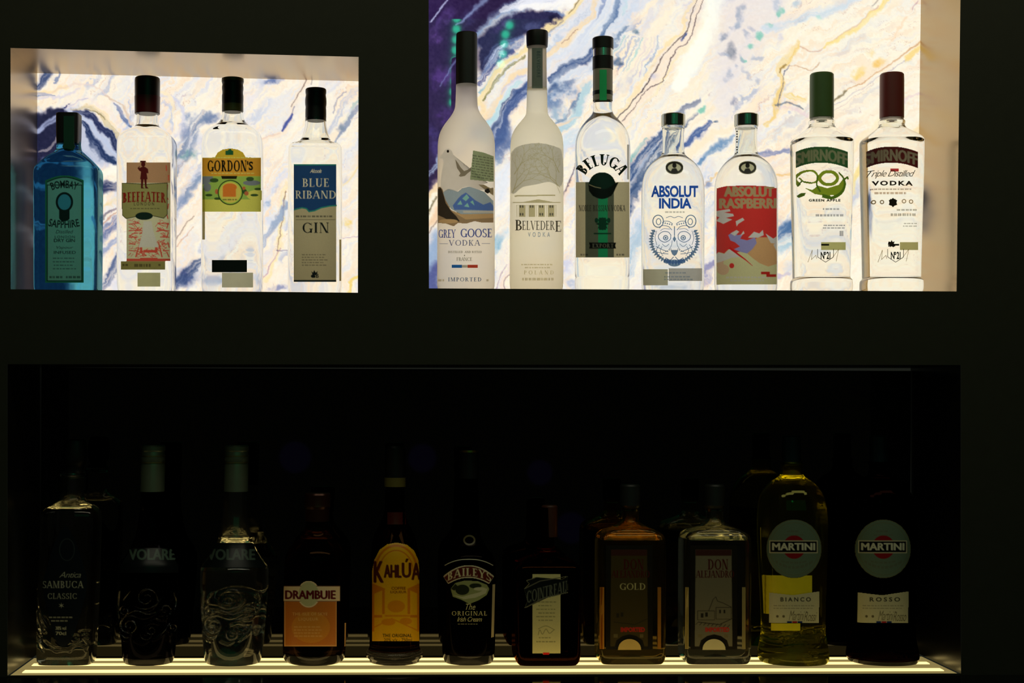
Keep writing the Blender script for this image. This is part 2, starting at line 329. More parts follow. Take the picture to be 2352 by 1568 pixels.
# lower diagonal blue stripes
R.band([(1440, 420), (1470, 362), (1512, 316), (1560, 262), (1608, 226)], (10, 20, 16, 20, 12), (196, 200, 218), .8, .5)
R.band([(1558, 264), (1580, 246), (1606, 228)], (10, 14, 12), (136, 138, 164), .9, .3); R.blob(1612, 250, 15, 9, -35, (140, 205, 196), .9, .3); R.band([(1590, 290), (1620, 262), (1640, 246)], 10, (250, 232, 200), .9)
R.band([(1440, 480), (1446, 420), (1470, 370), (1500, 334), (1530, 306)], (40, 42, 40, 36, 16), (70, 88, 158), .95, .7)
R.band([(1442, 380), (1462, 344), (1490, 318)], (6, 8, 6), (120, 190, 205), .8); R.band([(1450, 420), (1478, 370), (1510, 330)], 7, (190, 200, 232), .8)
R.band([(1556, 346), (1580, 328), (1606, 306), (1632, 280)], (14, 22, 20, 12), (84, 100, 182), .95, .5); R.blob(1645, 278, 8, 5, -20, (80, 100, 150), .9, .3)
R.band([(1600, 380), (1625, 354), (1654, 326), (1684, 306)], (10, 18, 18, 10), (120, 150, 214), .9, .5); R.blob(1616, 364, 10, 5, -30, (110, 140, 215), .8, .3)
R.band([(1560, 372), (1590, 346), (1630, 312), (1690, 280), (1740, 230)], 14, (253, 236, 204), .9, .3)
R.band([(1610, 425), (1640, 408), (1656, 402)], 5, (240, 205, 150), .8); R.blob(1625, 425, 12, 10, 0, (120, 132, 190), .7)
R.band([(1732, 358), (1765, 352), (1795, 346), (1830, 340)], (6, 14, 16, 8), (134, 140, 196), .9, .6)
R.band([(1775, 408), (1800, 402), (1830, 396)], 5, (244, 200, 130), .8)
R.band([(1776, 548), (1798, 526), (1840, 500)], (18, 34, 30), (84, 112, 186), .95, .5); R.band([(1770, 590), (1800, 560), (1850, 540)], (20, 40, 30), (176, 204, 232), .85)
R.band([(1606, 640), (1622, 616), (1640, 600)], (40, 24, 14), (146, 140, 192), .85); R.band([(1780, 640), (1810, 632)], 10, (190, 180, 216), .7)
R.band([(1440, 620), (1456, 560), (1472, 520)], (30, 34, 26), (176, 200, 236), .8); R.band([(1468, 660), (1500, 600), (1560, 540)], 30, (230, 225, 240), .6)
R.band([(1820, 620), (1900, 540), (1960, 430)], 40, (196, 208, 230), .55); R.band([(1560, 560), (1640, 480), (1700, 430)], 30, (180, 196, 230), .5)
# upper right yellow veins
R.band([(1760, 66), (1800, 56), (1840, 44), (1900, 26), (1960, 0), (2000, -30)], (24, 24, 26, 22, 24), (212, 224, 240), .85, .55)
R.blob(1828, 8, 16, 10, 0, (190, 206, 226), .8); R.blob(1842, 46, 18, 8, -20, (196, 206, 226), .8); R.blob(1885, 42, 10, 8, 0, (190, 226, 226), .8); R.blob(1790, 88, 10, 16, 20, (216, 214, 228), .7)
R.band([(1834, 100), (1821, 118), (1808, 139), (1796, 163), (1793, 214), (1782, 248), (1760, 290)], (16, 18, 14, 16, 10), (247, 210, 126), .9, .5)
R.vein([(1812, 150), (1800, 180), (1795, 214), (1786, 246)], 2.4, (112, 112, 140), .85); R.vein([(1804, 150), (1794, 170)], 4, (120, 90, 40), .6)
R.vein([(1810, 152), (1838, 153), (1864, 158), (1884, 144)], 3, (196, 150, 116), .7); R.vein([(1838, 109), (1868, 118), (1890, 108), (1923, 86), (1964, 60), (2000, 26), (2014, 10)], 4, (206, 150, 126), .65)
R.band([(1890, 106), (1930, 86), (1970, 62), (2012, 20), (2036, -6), (2050, -30)], (8, 10, 14, 16, 18), (252, 226, 146), .9, .4); R.vein([(2000, 12), (2016, -4)], 3, (130, 120, 120), .7)
R.blob(2018, 138, 18, 13, -20, (250, 204, 116), .95, .4); R.blob(1972, 168, 24, 9, -35, (251, 216, 128), .9, .4); R.blob(2000, 120, 12, 8, -50, (252, 224, 160), .7)
R.vein([(1914, 228), (1943, 208), (1970, 192), (2004, 172), (2055, 138), (2086, 112), (2120, 92)], (5, 3, 3, 5, 5), (214, 160, 110), .8); R.vein([(1914, 228), (1928, 218), (1942, 209)], 5, (96, 96, 70), .8)
R.vein([(1914, 240), (1960, 212), (2020, 176), (2080, 136)], 2.5, (180, 170, 190), .7); R.vein([(1914, 256), (1960, 222), (2010, 190)], 2, (210, 180, 180), .6)
R.band([(2082, 130), (2098, 116), (2124, 96)], 16, (250, 216, 130), .85); R.band([(2040, 100), (2066, 64), (2090, 30)], 6, (252, 220, 186), .7)
R.vein([(2098, 20), (2110, 0)], 3, (200, 160, 170), .7)
R.band([(1806, 218), (1826, 222), (1850, 232)], (8, 16, 10), (246, 216, 136), .9); R.vein([(1782, 242), (1796, 239), (1811, 236), (1826, 242), (1842, 249)], 5, (84, 96, 124), .9)
R.band([(1782, 250), (1820, 250), (1860, 264)], 9, (238, 214, 214), .8); R.blob(1814, 260, 8, 5, 0, (190, 196, 226), .7)
R.band([(2060, 330), (2090, 310), (2124, 290)], (8, 18, 26), (248, 208, 130), .9); R.band([(2066, 240), (2095, 222), (2120, 208)], 8, (236, 216, 216), .7); R.band([(1955, 440), (1968, 400), (1980, 360)], (14, 16, 10), (250, 224, 140), .85, .4)
R.band([(1955, 350), (1990, 310), (2060, 250)], 20, (255, 236, 190), .7); R.band([(1950, 460), (1968, 440)], 9, (190, 190, 220), .7)
R.blob(2096, 480, 34, 70, 0, (150, 156, 186), .9, .3); R.blob(2100, 460, 22, 26, 0, (66, 76, 130), .95, .3)
# lower left, between the frosted bottles
R.band([(975, 470), (990, 446), (1004, 424)], 14, (246, 216, 172), .9); R.band([(975, 540), (992, 510), (1006, 480)], 16, (244, 206, 168), .9); R.vein([(980, 500), (992, 470), (1004, 452)], 5, (112, 100, 70), .9); R.vein([(980, 545), (996, 520), (1004, 505)], 3, (120, 80, 60), .8)
R.poly([(975, 560), (1012, 530), (1016, 690), (975, 690)], (150, 170, 226), .85, 1, 14); R.poly([(975, 625), (1008, 600), (1012, 690), (975, 690)], (92, 90, 166), .9, 1, 10); R.band([(978, 400), (1000, 374), (1012, 350)], 12, (180, 195, 235), .85)
R.band([(1130, 470), (1150, 420), (1175, 385)], (60, 50, 30), (232, 236, 246), .9, .3); R.blob(1140, 370, 18, 14, 0, (120, 140, 200), .7)
R.band([(1132, 480), (1150, 470), (1175, 450)], 30, (253, 246, 230), .8); R.blob(1140, 565, 14, 30, 20, (150, 190, 238), .9, .3); R.blob(1160, 540, 14, 20, 20, (200, 220, 240), .8); R.blob(1136, 630, 12, 20, 10, (190, 200, 235), .8)
R.band([(1150, 680), (1160, 640), (1176, 600)], 12, (250, 222, 206), .85); R.vein([(1142, 664), (1152, 630), (1164, 606)], 3, (170, 140, 170), .7); R.vein([(1156, 672), (1164, 640), (1174, 624)], 3, (150, 120, 130), .7)
R.band([(1290, 345), (1310, 322), (1330, 300)], 26, (212, 226, 244), .8); R.vein([(1290, 462), (1304, 430), (1312, 408), (1322, 374)], (4, 5, 3), (96, 80, 100), .9); R.band([(1288, 480), (1302, 450), (1318, 410)], 9, (250, 216, 186), .8)
R.blob(1305, 610, 16, 24, 0, (214, 214, 240), .8); R.blob(1312, 655, 12, 12, 0, (190, 196, 226), .8)
R.band([(1440, 520), (1455, 450), (1490, 380), (1540, 320), (1600, 262)], (16, 22, 26, 20, 10), (66, 84, 144), .8, .8); R.band([(1130, 300), (1160, 240), (1210, 196)], (10, 12, 8), (56, 66, 130), .7, .8); R.blob(1268, 205, 16, 12, -30, (70, 84, 150), .8); R.blob(1320, 240, 20, 10, -40, (96, 112, 176), .7)
R.band([(1262, 300), (1296, 262), (1336, 216)], (8, 10, 8), (116, 140, 196), .7, .8); R.band([(1396, 130), (1420, 96), (1440, 60)], (10, 14, 10), (120, 138, 190), .7, .8)
R.grain(9, 5)
panel = R.build('backlit_panel')
tag(panel, 'large glowing agate-patterned panel with purple corner behind the right-hand row of clear bottles', 'light panel', 'backlit stone panels')

# left panel
L = Slab(84, 826, 158, 680, 1.7, (255, 246, 224))
L.flow(1500, 1000, np.ones_like(L.X)*.5, np.ones_like(L.X))
L.poly([(80, 262), (120, 258), (150, 246), (180, 250), (236, 284), (262, 320), (276, 350), (262, 380), (200, 372), (80, 400)], (196, 200, 230), .9, 1, 10)
L.poly([(70, 262), (110, 258), (136, 250), (160, 262), (162, 330), (130, 370), (96, 382), (70, 380)], (36, 32, 72), .97, 1, 6)
L.poly([(70, 370), (150, 366), (190, 380), (180, 440), (160, 520), (160, 700), (70, 700)], (46, 48, 84), .95, 1, 14); L.band([(84, 470), (120, 440), (170, 420)], 14, (120, 140, 190), .8); L.band([(84, 560), (130, 520), (180, 500)], 16, (150, 160, 200), .8)
L.band([(84, 306), (106, 288), (136, 272)], (10, 14, 12), (176, 180, 230), .95, .4, .6); L.band([(90, 350), (110, 336), (132, 316)], (5, 7, 6), (176, 166, 168), .9, .3, .6)
L.blob(100, 366, 16, 10, -20, (110, 110, 170), .8); L.band([(150, 248), (158, 240)], 6, (70, 66, 130), .9)
L.band([(176, 258), (204, 268), (232, 290), (254, 316), (276, 350)], (12, 18, 16, 18, 20), (46, 48, 104), .97, .35)
L.band([(188, 288), (206, 308), (222, 340), (244, 362), (278, 376)], (10, 20, 20, 16, 14), (42, 52, 112), .95, .45)
L.band([(190, 276), (218, 296), (240, 330), (262, 352)], (5, 9, 10, 7), (200, 206, 240), .9, .4); L.band([(180, 330), (196, 350), (216, 374)], (10, 14, 10), (176, 184, 226), .8)
L.band([(168, 254), (202, 251), (230, 262), (250, 288), (268, 314), (280, 330)], (5, 9, 11, 9, 10), (206, 184, 130), .95, .5); L.vein([(196, 254), (226, 260), (240, 272)], 3, (110, 100, 66), .8)
L.band([(190, 248), (226, 250), (256, 282), (282, 320)], (5, 7, 8), (255, 228, 186), .85)
L.band([(88, 198), (102, 180), (122, 160)], (18, 24, 22), (72, 82, 140), .95, .4); L.band([(132, 190), (140, 176), (144, 160)], 6, (130, 140, 190), .8)
L.band([(84, 214), (100, 212), (130, 210), (150, 200)], 10, (255, 226, 172), .8); L.band([(84, 218), (104, 220), (126, 222)], (12, 10, 4), (130, 142, 196), .9, .6); L.band([(84, 228), (110, 228), (140, 222), (180, 204)], 7, (222, 214, 226), .8)
L.vein([(112, 216), (140, 204), (183, 193), (228, 204), (262, 232), (290, 280)], 5, (236, 212, 200), .8); L.vein([(160, 244), (180, 234), (200, 230)], 3, (170, 170, 214), .8)
L.band([(160, 246), (196, 232), (240, 246), (270, 280), (290, 320)], 10, (246, 228, 222), .7)
L.band([(264, 236), (278, 254), (294, 280), (304, 296)], (6, 12, 14, 6), (104, 118, 188), .9, .4); L.band([(282, 300), (300, 286), (310, 270)], 8, (206, 210, 238), .8); L.band([(296, 226), (304, 250), (306, 280)], 5, (190, 196, 230), .7)
L.band([(368, 220), (396, 226), (418, 246), (424, 280), (400, 310)], (8, 12, 14, 12), (214, 214, 236), .8, .6); L.band([(366, 214), (388, 222), (398, 250), (380, 290)], 12, (255, 236, 196), .8)
L.blob(437, 266, 14, 12, -30, (150, 162, 206), .8); L.blob(480, 274, 30, 14, -20, (122, 134, 190), .9, .5); L.blob(425, 300, 14, 20, 20, (150, 156, 202), .8); L.blob(432, 352, 22, 16, 20, (116, 158, 176), .9, .5); L.blob(455, 330, 34, 30, 0, (214, 216, 234), .7)
L.blob(446, 400, 20, 24, 0, (206, 210, 236), .8); L.blob(416, 468, 14, 22, 20, (150, 160, 210), .8)
L.blob(630, 186, 26, 8, -10, (112, 124, 194), .9, .6); L.blob(600, 190, 30, 14, 0, (210, 214, 236), .7); L.blob(560, 230, 40, 30, 0, (240, 232, 234), .6)
L.band([(712, 170), (700, 196), (684, 222), (668, 250), (646, 300), (622, 316), (590, 330)], (16, 12, 14, 18, 14, 12), (252, 232, 206), .9, .3)
L.vein([(708, 170), (702, 190), (690, 210), (682, 224), (668, 246)], 2.6, (110, 84, 84), .9, .4); L.vein([(720, 170), (712, 196)], 2.4, (110, 100, 110), .8, .4)
L.band([(668, 262), (656, 282), (645, 300)], (8, 11, 6), (84, 88, 186), .95, .3, .5); L.vein([(676, 246), (668, 262)], 3, (90, 96, 150), .8, .4); L.vein([(640, 306), (612, 316), (590, 326)], 4, (236, 200, 180), .8)
L.band([(756, 300), (776, 262), (800, 232), (826, 200)], (12, 16, 14, 12), (200, 204, 222), .85, .7); L.band([(760, 256), (776, 232), (800, 212)], 5, (160, 162, 186), .7); L.blob(780, 292, 10, 14, 20, (120, 136, 176), .85, .4); L.band([(790, 280), (810, 250), (828, 222)], 7, (176, 200, 200), .7)
# lower half
L.band([(230, 400), (256, 388), (276, 384)], 22, (255, 250, 232), .9, .2); L.band([(228, 438), (250, 428), (280, 420)], (22, 30, 26), (50, 54, 112), .95, .5); L.band([(230, 480), (252, 466), (276, 452)], (8, 14, 10), (246, 222, 170), .9); L.band([(228, 500), (252, 490), (276, 470)], (6, 10, 8), (206, 190, 200), .8)
L.band([(226, 555), (246, 528), (276, 506)], (24, 26, 20), (92, 100, 172), .9, .6); L.band([(226, 590), (250, 566), (276, 548)], (18, 20, 16), (160, 168, 216), .85); L.vein([(230, 520), (252, 502), (276, 484)], 4, (200, 150, 130), .8); L.blob(244, 610, 20, 14, 0, (255, 240, 214), .8); L.blob(256, 650, 20, 14, 0, (226, 222, 238), .7); L.band([(226, 540), (260, 512)], 5, (236, 200, 170), .7)
L.band([(398, 540), (420, 516), (440, 490), (470, 460)], (12, 14, 12), (252, 230, 206), .9); L.vein([(402, 552), (418, 532), (432, 510), (446, 494)], 3, (130, 100, 90), .85); L.vein([(404, 565), (430, 540), (446, 520)], 2.5, (210, 150, 120), .8)
L.blob(430, 640, 30, 24, -20, (82, 92, 162), .95, .5); L.blob(408, 650, 12, 16, 0, (120, 130, 190), .8); L.blob(470, 640, 18, 20, 0, (150, 160, 210), .7)
L.blob(612, 470, 10, 14, 20, (150, 170, 226), .85); L.blob(636, 436, 14, 10, -40, (190, 196, 230), .8); L.blob(615, 510, 14, 14, 0, (220, 224, 242), .8); L.band([(600, 460), (630, 430), (660, 400)], 18, (224, 226, 242), .7)
L.band([(664, 420), (652, 470), (640, 520), (640, 580), (610, 640)], (8, 14, 14, 12), (252, 232, 176), .85); L.vein([(660, 440), (648, 490), (642, 540), (636, 580)], 2.5, (130, 90, 80), .8); L.vein([(602, 640), (626, 600), (644, 572)], 3, (196, 150, 170), .8); L.vein([(634, 578), (660, 576)], 3, (110, 100, 150), .8)
L.blob(640, 664, 30, 8, 0, (146, 146, 196), .85); L.blob(800, 512, 12, 8, 0, (250, 216, 120), .9); L.vein([(784, 430), (806, 410), (826, 370)], 5, (250, 222, 160), .8); L.band([(800, 668), (812, 650), (826, 636)], 10, (250, 216, 120), .9)
L.vein([(786, 548), (800, 544), (826, 540)], 2.5, (190, 160, 190), .7); L.blob(800, 260, 20, 10, -40, (220, 222, 236), .7)
L.band([(480, 600), (540, 540), (600, 470)], 40, (226, 226, 240), .6); L.band([(280, 660), (340, 580), (400, 500)], 50, (220, 222, 240), .6); L.blob(520, 640, 40, 14, 0, (150, 160, 206), .6)
L.band([(396, 400), (420, 350), (440, 300), (470, 262)], (34, 40, 34, 20), (120, 134, 186), .75, .75); L.band([(404, 500), (430, 440), (462, 400)], (18, 26, 20), (130, 146, 196), .8, .7)
L.band([(228, 665), (262, 620), (280, 590)], (20, 26, 20), (84, 96, 160), .85, .6); L.band([(234, 505), (258, 484), (280, 466)], 6, (120, 110, 120), .8); L.band([(600, 560), (625, 520), (660, 470)], (10, 16, 14), (150, 166, 214), .8, .6)
L.band([(540, 300), (590, 270), (620, 230)], (16, 24, 18), (206, 212, 236), .7, .7); L.band([(766, 330), (790, 290), (826, 240)], (8, 12, 10), (140, 150, 190), .8, .6); L.band([(400, 662), (440, 620), (470, 590)], (20, 26, 16), (64, 76, 140), .85, .6)
L.band([(244, 214), (286, 240), (308, 290)], (4, 7, 7), (226, 200, 176), .8, .4); L.band([(370, 236), (392, 250), (390, 300)], (5, 8, 5), (196, 204, 232), .8, .4)
L.grain(9, 5)
panel = L.build('backlit_panel')
tag(panel, 'smaller glowing agate-patterned panel with indigo swirl behind the four bottles on the left', 'light panel', 'backlit stone panels')

# ------------------------------------------------------------------ lower recess: dark mirror, lit shelf, ledge
m = solid((58, 57, 54), 0.03, 1.0, 0.5, 0.02)
o = link('mirror_panel', box_mesh('mirror_panel', LO[0].x+.001, LO[1].x-.001, T_M, T_M+.004, ZS-.01, LO[0].z), m)
tag(o, 'dark mirrored panel at the back of the lower recess, faintly reflecting the bottles', 'mirror')
XL, XR = LO[3].x, LO[2].x
shelf = bpy.data.objects.new('light_shelf', None); COL.objects.link(shelf); shelf.location = ((XL+XR)/2, 0.09, ZS-.014)
tag(shelf, 'long low shelf of three glowing warm light bars under the lower bottle row', 'light shelf')
def child(name, me, mat, par, smooth=False):
    o = link(name, me, mat, par, smooth=smooth)
    for v in me.vertices: v.co -= par.location
    return o
child('diffuser', box_mesh('diffuser', XL+.001, XR-.001, 0.012, 0.146, ZS-.014, ZS-.0015), lamp((1.0, .74, .26), .27, 'warm_diffuser'), shelf)
for (y0, y1) in ((.028, .044), (.082, .095), (.122, .133)):
    child('light_bar', box_mesh('light_bar', XL+.012, XR-.012, y0, y1, ZS-.004, ZS, .001), lamp((1.0, .72, .26), 1.9, 'warm_led'), shelf)
ledge = link('ledge', box_mesh('ledge', -1.2, 1.4, -.30, .012, ZS-.05, ZS-.0015, .001), solid((10, 10, 9), 0.06, 0, 0.5))
tag(ledge, 'glossy black ledge running in front of the lit shelf along the bottom', 'counter')
for i, (lm, zz) in enumerate(((LN, None), (RN, None))): pass

# ------------------------------------------------------------------ flat shapes in photograph units
def rect(x0, y0, x1, y1): return [(x0, y0), (x1, y0), (x1, y1), (x0, y1)]
def ell(cx, cy, rx, ry=None, n=28, a0=0, a1=360):
    ry = rx if ry is None else ry; full = abs(a1-a0) >= 360; k = n if full else n+1
    return [(cx+rx*math.cos(math.radians(a0+(a1-a0)*i/n)), cy+ry*math.sin(math.radians(a0+(a1-a0)*i/n))) for i in range(k)]
def ring(cx, cy, rx, ry, w, a0=0, a1=360, n=28):
    o = []
    for i in range(n):
        a = math.radians(a0+(a1-a0)*i/n); b = math.radians(a0+(a1-a0)*(i+1)/n)
        f = lambda t, k: (cx+(rx-k)*math.cos(t), cy+(ry-k)*math.sin(t))
        o.append([f(a, 0), f(b, 0), f(b, w), f(a, w)])
    return o
def stroke(pts, w, smoothed=False):
    P = [tuple(p) for p in (crom(pts, 5) if smoothed else pts)]; o = []; n = len(P)-1
    for i in range(n):
        (ax, ay), (bx, by) = P[i], P[i+1]; L_ = math.hypot(bx-ax, by-ay) or 1e-6
        wa = (w if not hasattr(w, '__len__') else w[0]+(w[1]-w[0])*i/n)/2; wb = (w if not hasattr(w, '__len__') else w[0]+(w[1]-w[0])*(i+1)/n)/2
        nx, ny = -(by-ay)/L_, (bx-ax)/L_; ex, ey = (bx-ax)/L_*wa*.4, (by-ay)/L_*wa*.4
        o.append([(ax+nx*wa-ex, ay+ny*wa-ey), (bx+nx*wb+ex, by+ny*wb+ey), (bx-nx*wb+ex, by-ny*wb+ey), (ax-nx*wa-ex, ay-ny*wa-ey)])
    return o
def frame(x0, y0, x1, y1, w): return [rect(x0, y0, x1, y0+w), rect(x0, y1-w, x1, y1), rect(x0, y0+w, x0+w, y1-w), rect(x1-w, y0+w, x1, y1-w)]
def textline(x0, x1, y, h, seed=0):      # a line of print too small to read: word-length dashes
    r = random.Random(seed*7+int(y)); o = []; x = x0
    while x < x1:
        w = r.uniform(3, 9)
        if x+w > x1: break
        k = x
        while k < x+w: o.append(rect(k, y, min(k+1.3, x+w), y+h)); k += 2.0
        x += w+2.2
    return o

# ---- lettering: a seriffed capital alphabet drawn from stems and bowls, and the built-in sans
def serif_glyph(ch, W_=.16, t=.055):
    S = []; sf = .07
    def st(x, y0=0, y1=1, w=W_, top=True, bot=True):
        S.append(rect(x, y0, x+w, y1))
        if top: S.append(rect(x-sf, y1-t, x+w+sf, y1))
        if bot: S.append(rect(x-sf, y0, x+w+sf, y0+t))
    def bar(x0, x1, y, w=t): S.append(rect(x0, y-w/2, x1, y+w/2))
    def dia(x0, y0, x1, y1, w): S.append([(x0, y0), (x0+w, y0), (x1+w, y1), (x1, y1)])
    def sfx(x, y, w=.16): S.append(rect(x-w, y, x+w, y+t))
    def bowl(cx, cy, rx, ry, a0, a1, thick=W_, thin=t, n=18):
        for i in range(n):
            q = []
            for a in (a0+(a1-a0)*i/n, a0+(a1-a0)*(i+1)/n):
                r = math.radians(a); w = thin+(thick-thin)*abs(math.cos(r))**1.3
                q.append((cx+rx*math.cos(r), cy+ry*math.sin(r), cx+(rx-w)*math.cos(r), cy+(ry-min(w, thin*1.2+w*.2))*math.sin(r)))
            S.append([(q[0][0], q[0][1]), (q[1][0], q[1][1]), (q[1][2], q[1][3]), (q[0][2], q[0][3])])
    w = .7
    if ch == 'A': dia(.0, 0, .33, 1, t*1.2); dia(.62, 0, .33, 1, W_); bar(.16, .6, .34); sfx(.04, 0, .12); sfx(.70, 0, .15); w = .82
    elif ch == 'B': st(.08); bowl(.28, .745, .27, .255, -90, 90); bowl(.28, .26, .33, .26, -90, 90); bar(.1, .3, 1-t/2); bar(.1, .3, t/2); bar(.1, .3, .51); w = .66
    elif ch == 'C' or ch == 'G':
        bowl(.45, .5, .43, .5, 40, 320); S.append(rect(.76, .68, .80, .98))
        if ch == 'G': st(.66, 0.02, .42, W_*.9, True, False)
        else: S.append(rect(.76, .04, .80, .26))
        w = .86
    elif ch == 'D': st(.08); bowl(.3, .5, .48, .5, -90, 90); bar(.1, .32, 1-t/2); bar(.1, .32, t/2); w = .82
    elif ch in 'EFL':
        st(.08); 
        if ch in 'EL': bar(.1, .56, t/2); S.append(rect(.53, 0, .57, .24))
        if ch in 'EF': bar(.1, .54, 1-t/2); S.append(rect(.51, .78, .55, 1)); bar(.1, .42, .52); S.append(rect(.40, .42, .43, .62))
        w = .62
    elif ch == 'H': st(.08); st(.56); bar(.1, .6, .52); w = .82
    elif ch == 'I': st(.08); w = .34
    elif ch == 'J': st(.2, .2, 1, W_, True, False); bowl(.14, .2, .22, .26, 180, 360); w = .46
    elif ch == 'K': st(.08); dia(.2, .42, .58, 1, t*1.3); dia(.52, 0, .26, .52, W_); sfx(.62, 0, .14); sfx(.60, 1-t, .13); w = .76
    elif ch == 'M': st(.06, 0, 1, t, True); st(.72, 0, 1, W_, True); dia(.40, 0, .06, 1, W_*.9); dia(.42, 0, .74, 1, t); w = .98
    elif ch == 'N': st(.08, 0, 1, t); st(.66, 0, 1, t); dia(.56, 0, .06, 1, W_); w = .82
    elif ch == 'O': bowl(.44, .5, .44, .5, 0, 360, W_, t, 32); w = .88
    elif ch == 'P': st(.08); bowl(.28, .73, .30, .27, -90, 90); bar(.1, .3, 1-t/2); bar(.1, .3, .47); w = .62
    elif ch == 'R': st(.08); bowl(.28, .74, .29, .26, -90, 90); bar(.1, .3, 1-t/2); bar(.1, .3, .5); dia(.56, 0, .26, .5, W_*.95); sfx(.66, 0, .1); w = .74
    elif ch == 'S': bowl(.3, .74, .26, .26, 30, 270, W_*.9); bowl(.3, .25, .29, .26, -150, 90, W_*.9); S.append(rect(.50, .74, .535, .98)); S.append(rect(.03, .02, .065, .26)); w = .6
    elif ch == 'T': st(.27, 0, 1, W_, False, True); bar(0, .7, 1-t/2); S.append(rect(0, .76, .04, 1)); S.append(rect(.66, .76, .70, 1)); w = .7
    elif ch == 'U': st(.08, .3, 1, W_, True, False); st(.62, .3, 1, t, True, False); bowl(.38, .3, .30, .3, 180, 360); w = .8
    elif ch == 'V': dia(.32, 0, 0, 1, W_); dia(.34, 0, .66, 1, t); sfx(.08, 1-t, .14); sfx(.68, 1-t, .12); w = .78
    elif ch == 'X': dia(.52, 0, .02, 1, W_); dia(.04, 0, .58, 1, t); sfx(.1, 1-t); sfx(.6, 1-t, .1); sfx(.06, 0, .1); sfx(.6, 0, .14); w = .74
    elif ch == 'Y': dia(.27, .45, 0, 1, W_); dia(.33, .45, .62, 1, t); st(.27, 0, .5, W_, False, True); sfx(.08, 1-t, .13); sfx(.64, 1-t, .12); w = .74
    elif ch == 'Ú': return serif_glyph('U')[0]+[[(.3, 1.08), (.42, 1.08), (.56, 1.28), (.44, 1.28)]], .8
    elif ch == "'": S.append([(.04, .7), (.1, .7), (.16, 1), (.02, 1)]); w = .2
    elif ch == ' ': w = .36
    return S, w
def serif_polys(s, sp=.1, heavy=.16, thin=.055, drop=None):
    x = 0; P = []
    for i, ch in enumerate(s):
        G, w = serif_glyph(ch, heavy, thin); k = 1.0 if not drop or i not in drop else drop[i]
        for g in G: P.append([(x+a*k, b*k-(k-1)*.0) for a, b in g])
        x += w*k+sp
    return P, x-sp
_tc = {}
def sans_polys(s, weight=0.0, sp=1.0, shear=0.0):
    key = (s, weight, sp, shear)
    if key in _tc: return _tc[key]
    cu = bpy.data.curves.new('t', 'FONT'); cu.body = s; cu.offset = weight; cu.space_character = sp; cu.shear = shear; cu.resolution_u = 3; cu.fill_mode = 'FRONT'
    o = bpy.data.objects.new('t', cu); COL.objects.link(o)
    dg = bpy.context.evaluated_depsgraph_get(); me = bpy.data.meshes.new_from_object(o.evaluated_get(dg))
    P = [[(me.vertices[i].co.x, me.vertices[i].co.y) for i in p.vertices] for p in me.polygons]
    bpy.data.objects.remove(o, do_unlink=True); bpy.data.curves.remove(cu); bpy.data.meshes.remove(me)
    _tc[key] = P; return P
def fit(P, x0, x1, y0, y1, fn=None):
    xs = [a for p in P for a, b in p]; ys = [b for p in P for a, b in p]
    if not xs: return []
    ax, bx, ay, by = min(xs), max(xs), min(ys), max(ys)
    Q = [[(x0+(a-ax)/(bx-ax)*(x1-x0), y1-(b-ay)/(by-ay)*(y1-y0)) for a, b in p] for p in P]
    return [[fn(a, b) for a, b in p] for p in Q] if fn else Q
def arcfn(xm, yc, r, yb):     # bends a line of text (baseline yb) round the centre (xm, yc); r > 0 arches up, r < 0 sags
    def f(x, y):
        if r > 0:
            t = (x-xm)/r; q = r+(yb-y); return (xm+q*math.sin(t), yc-q*math.cos(t))
        t = (x-xm)/-r; q = -r-(yb-y); return (xm+q*math.sin(t), yc+q*math.cos(t))
    return f
def bow(xm, half, k): return lambda x, y: (x, y+k*((x-xm)/half)**2)
def slope(xm, k): return lambda x, y: (x, y+k*(x-xm))

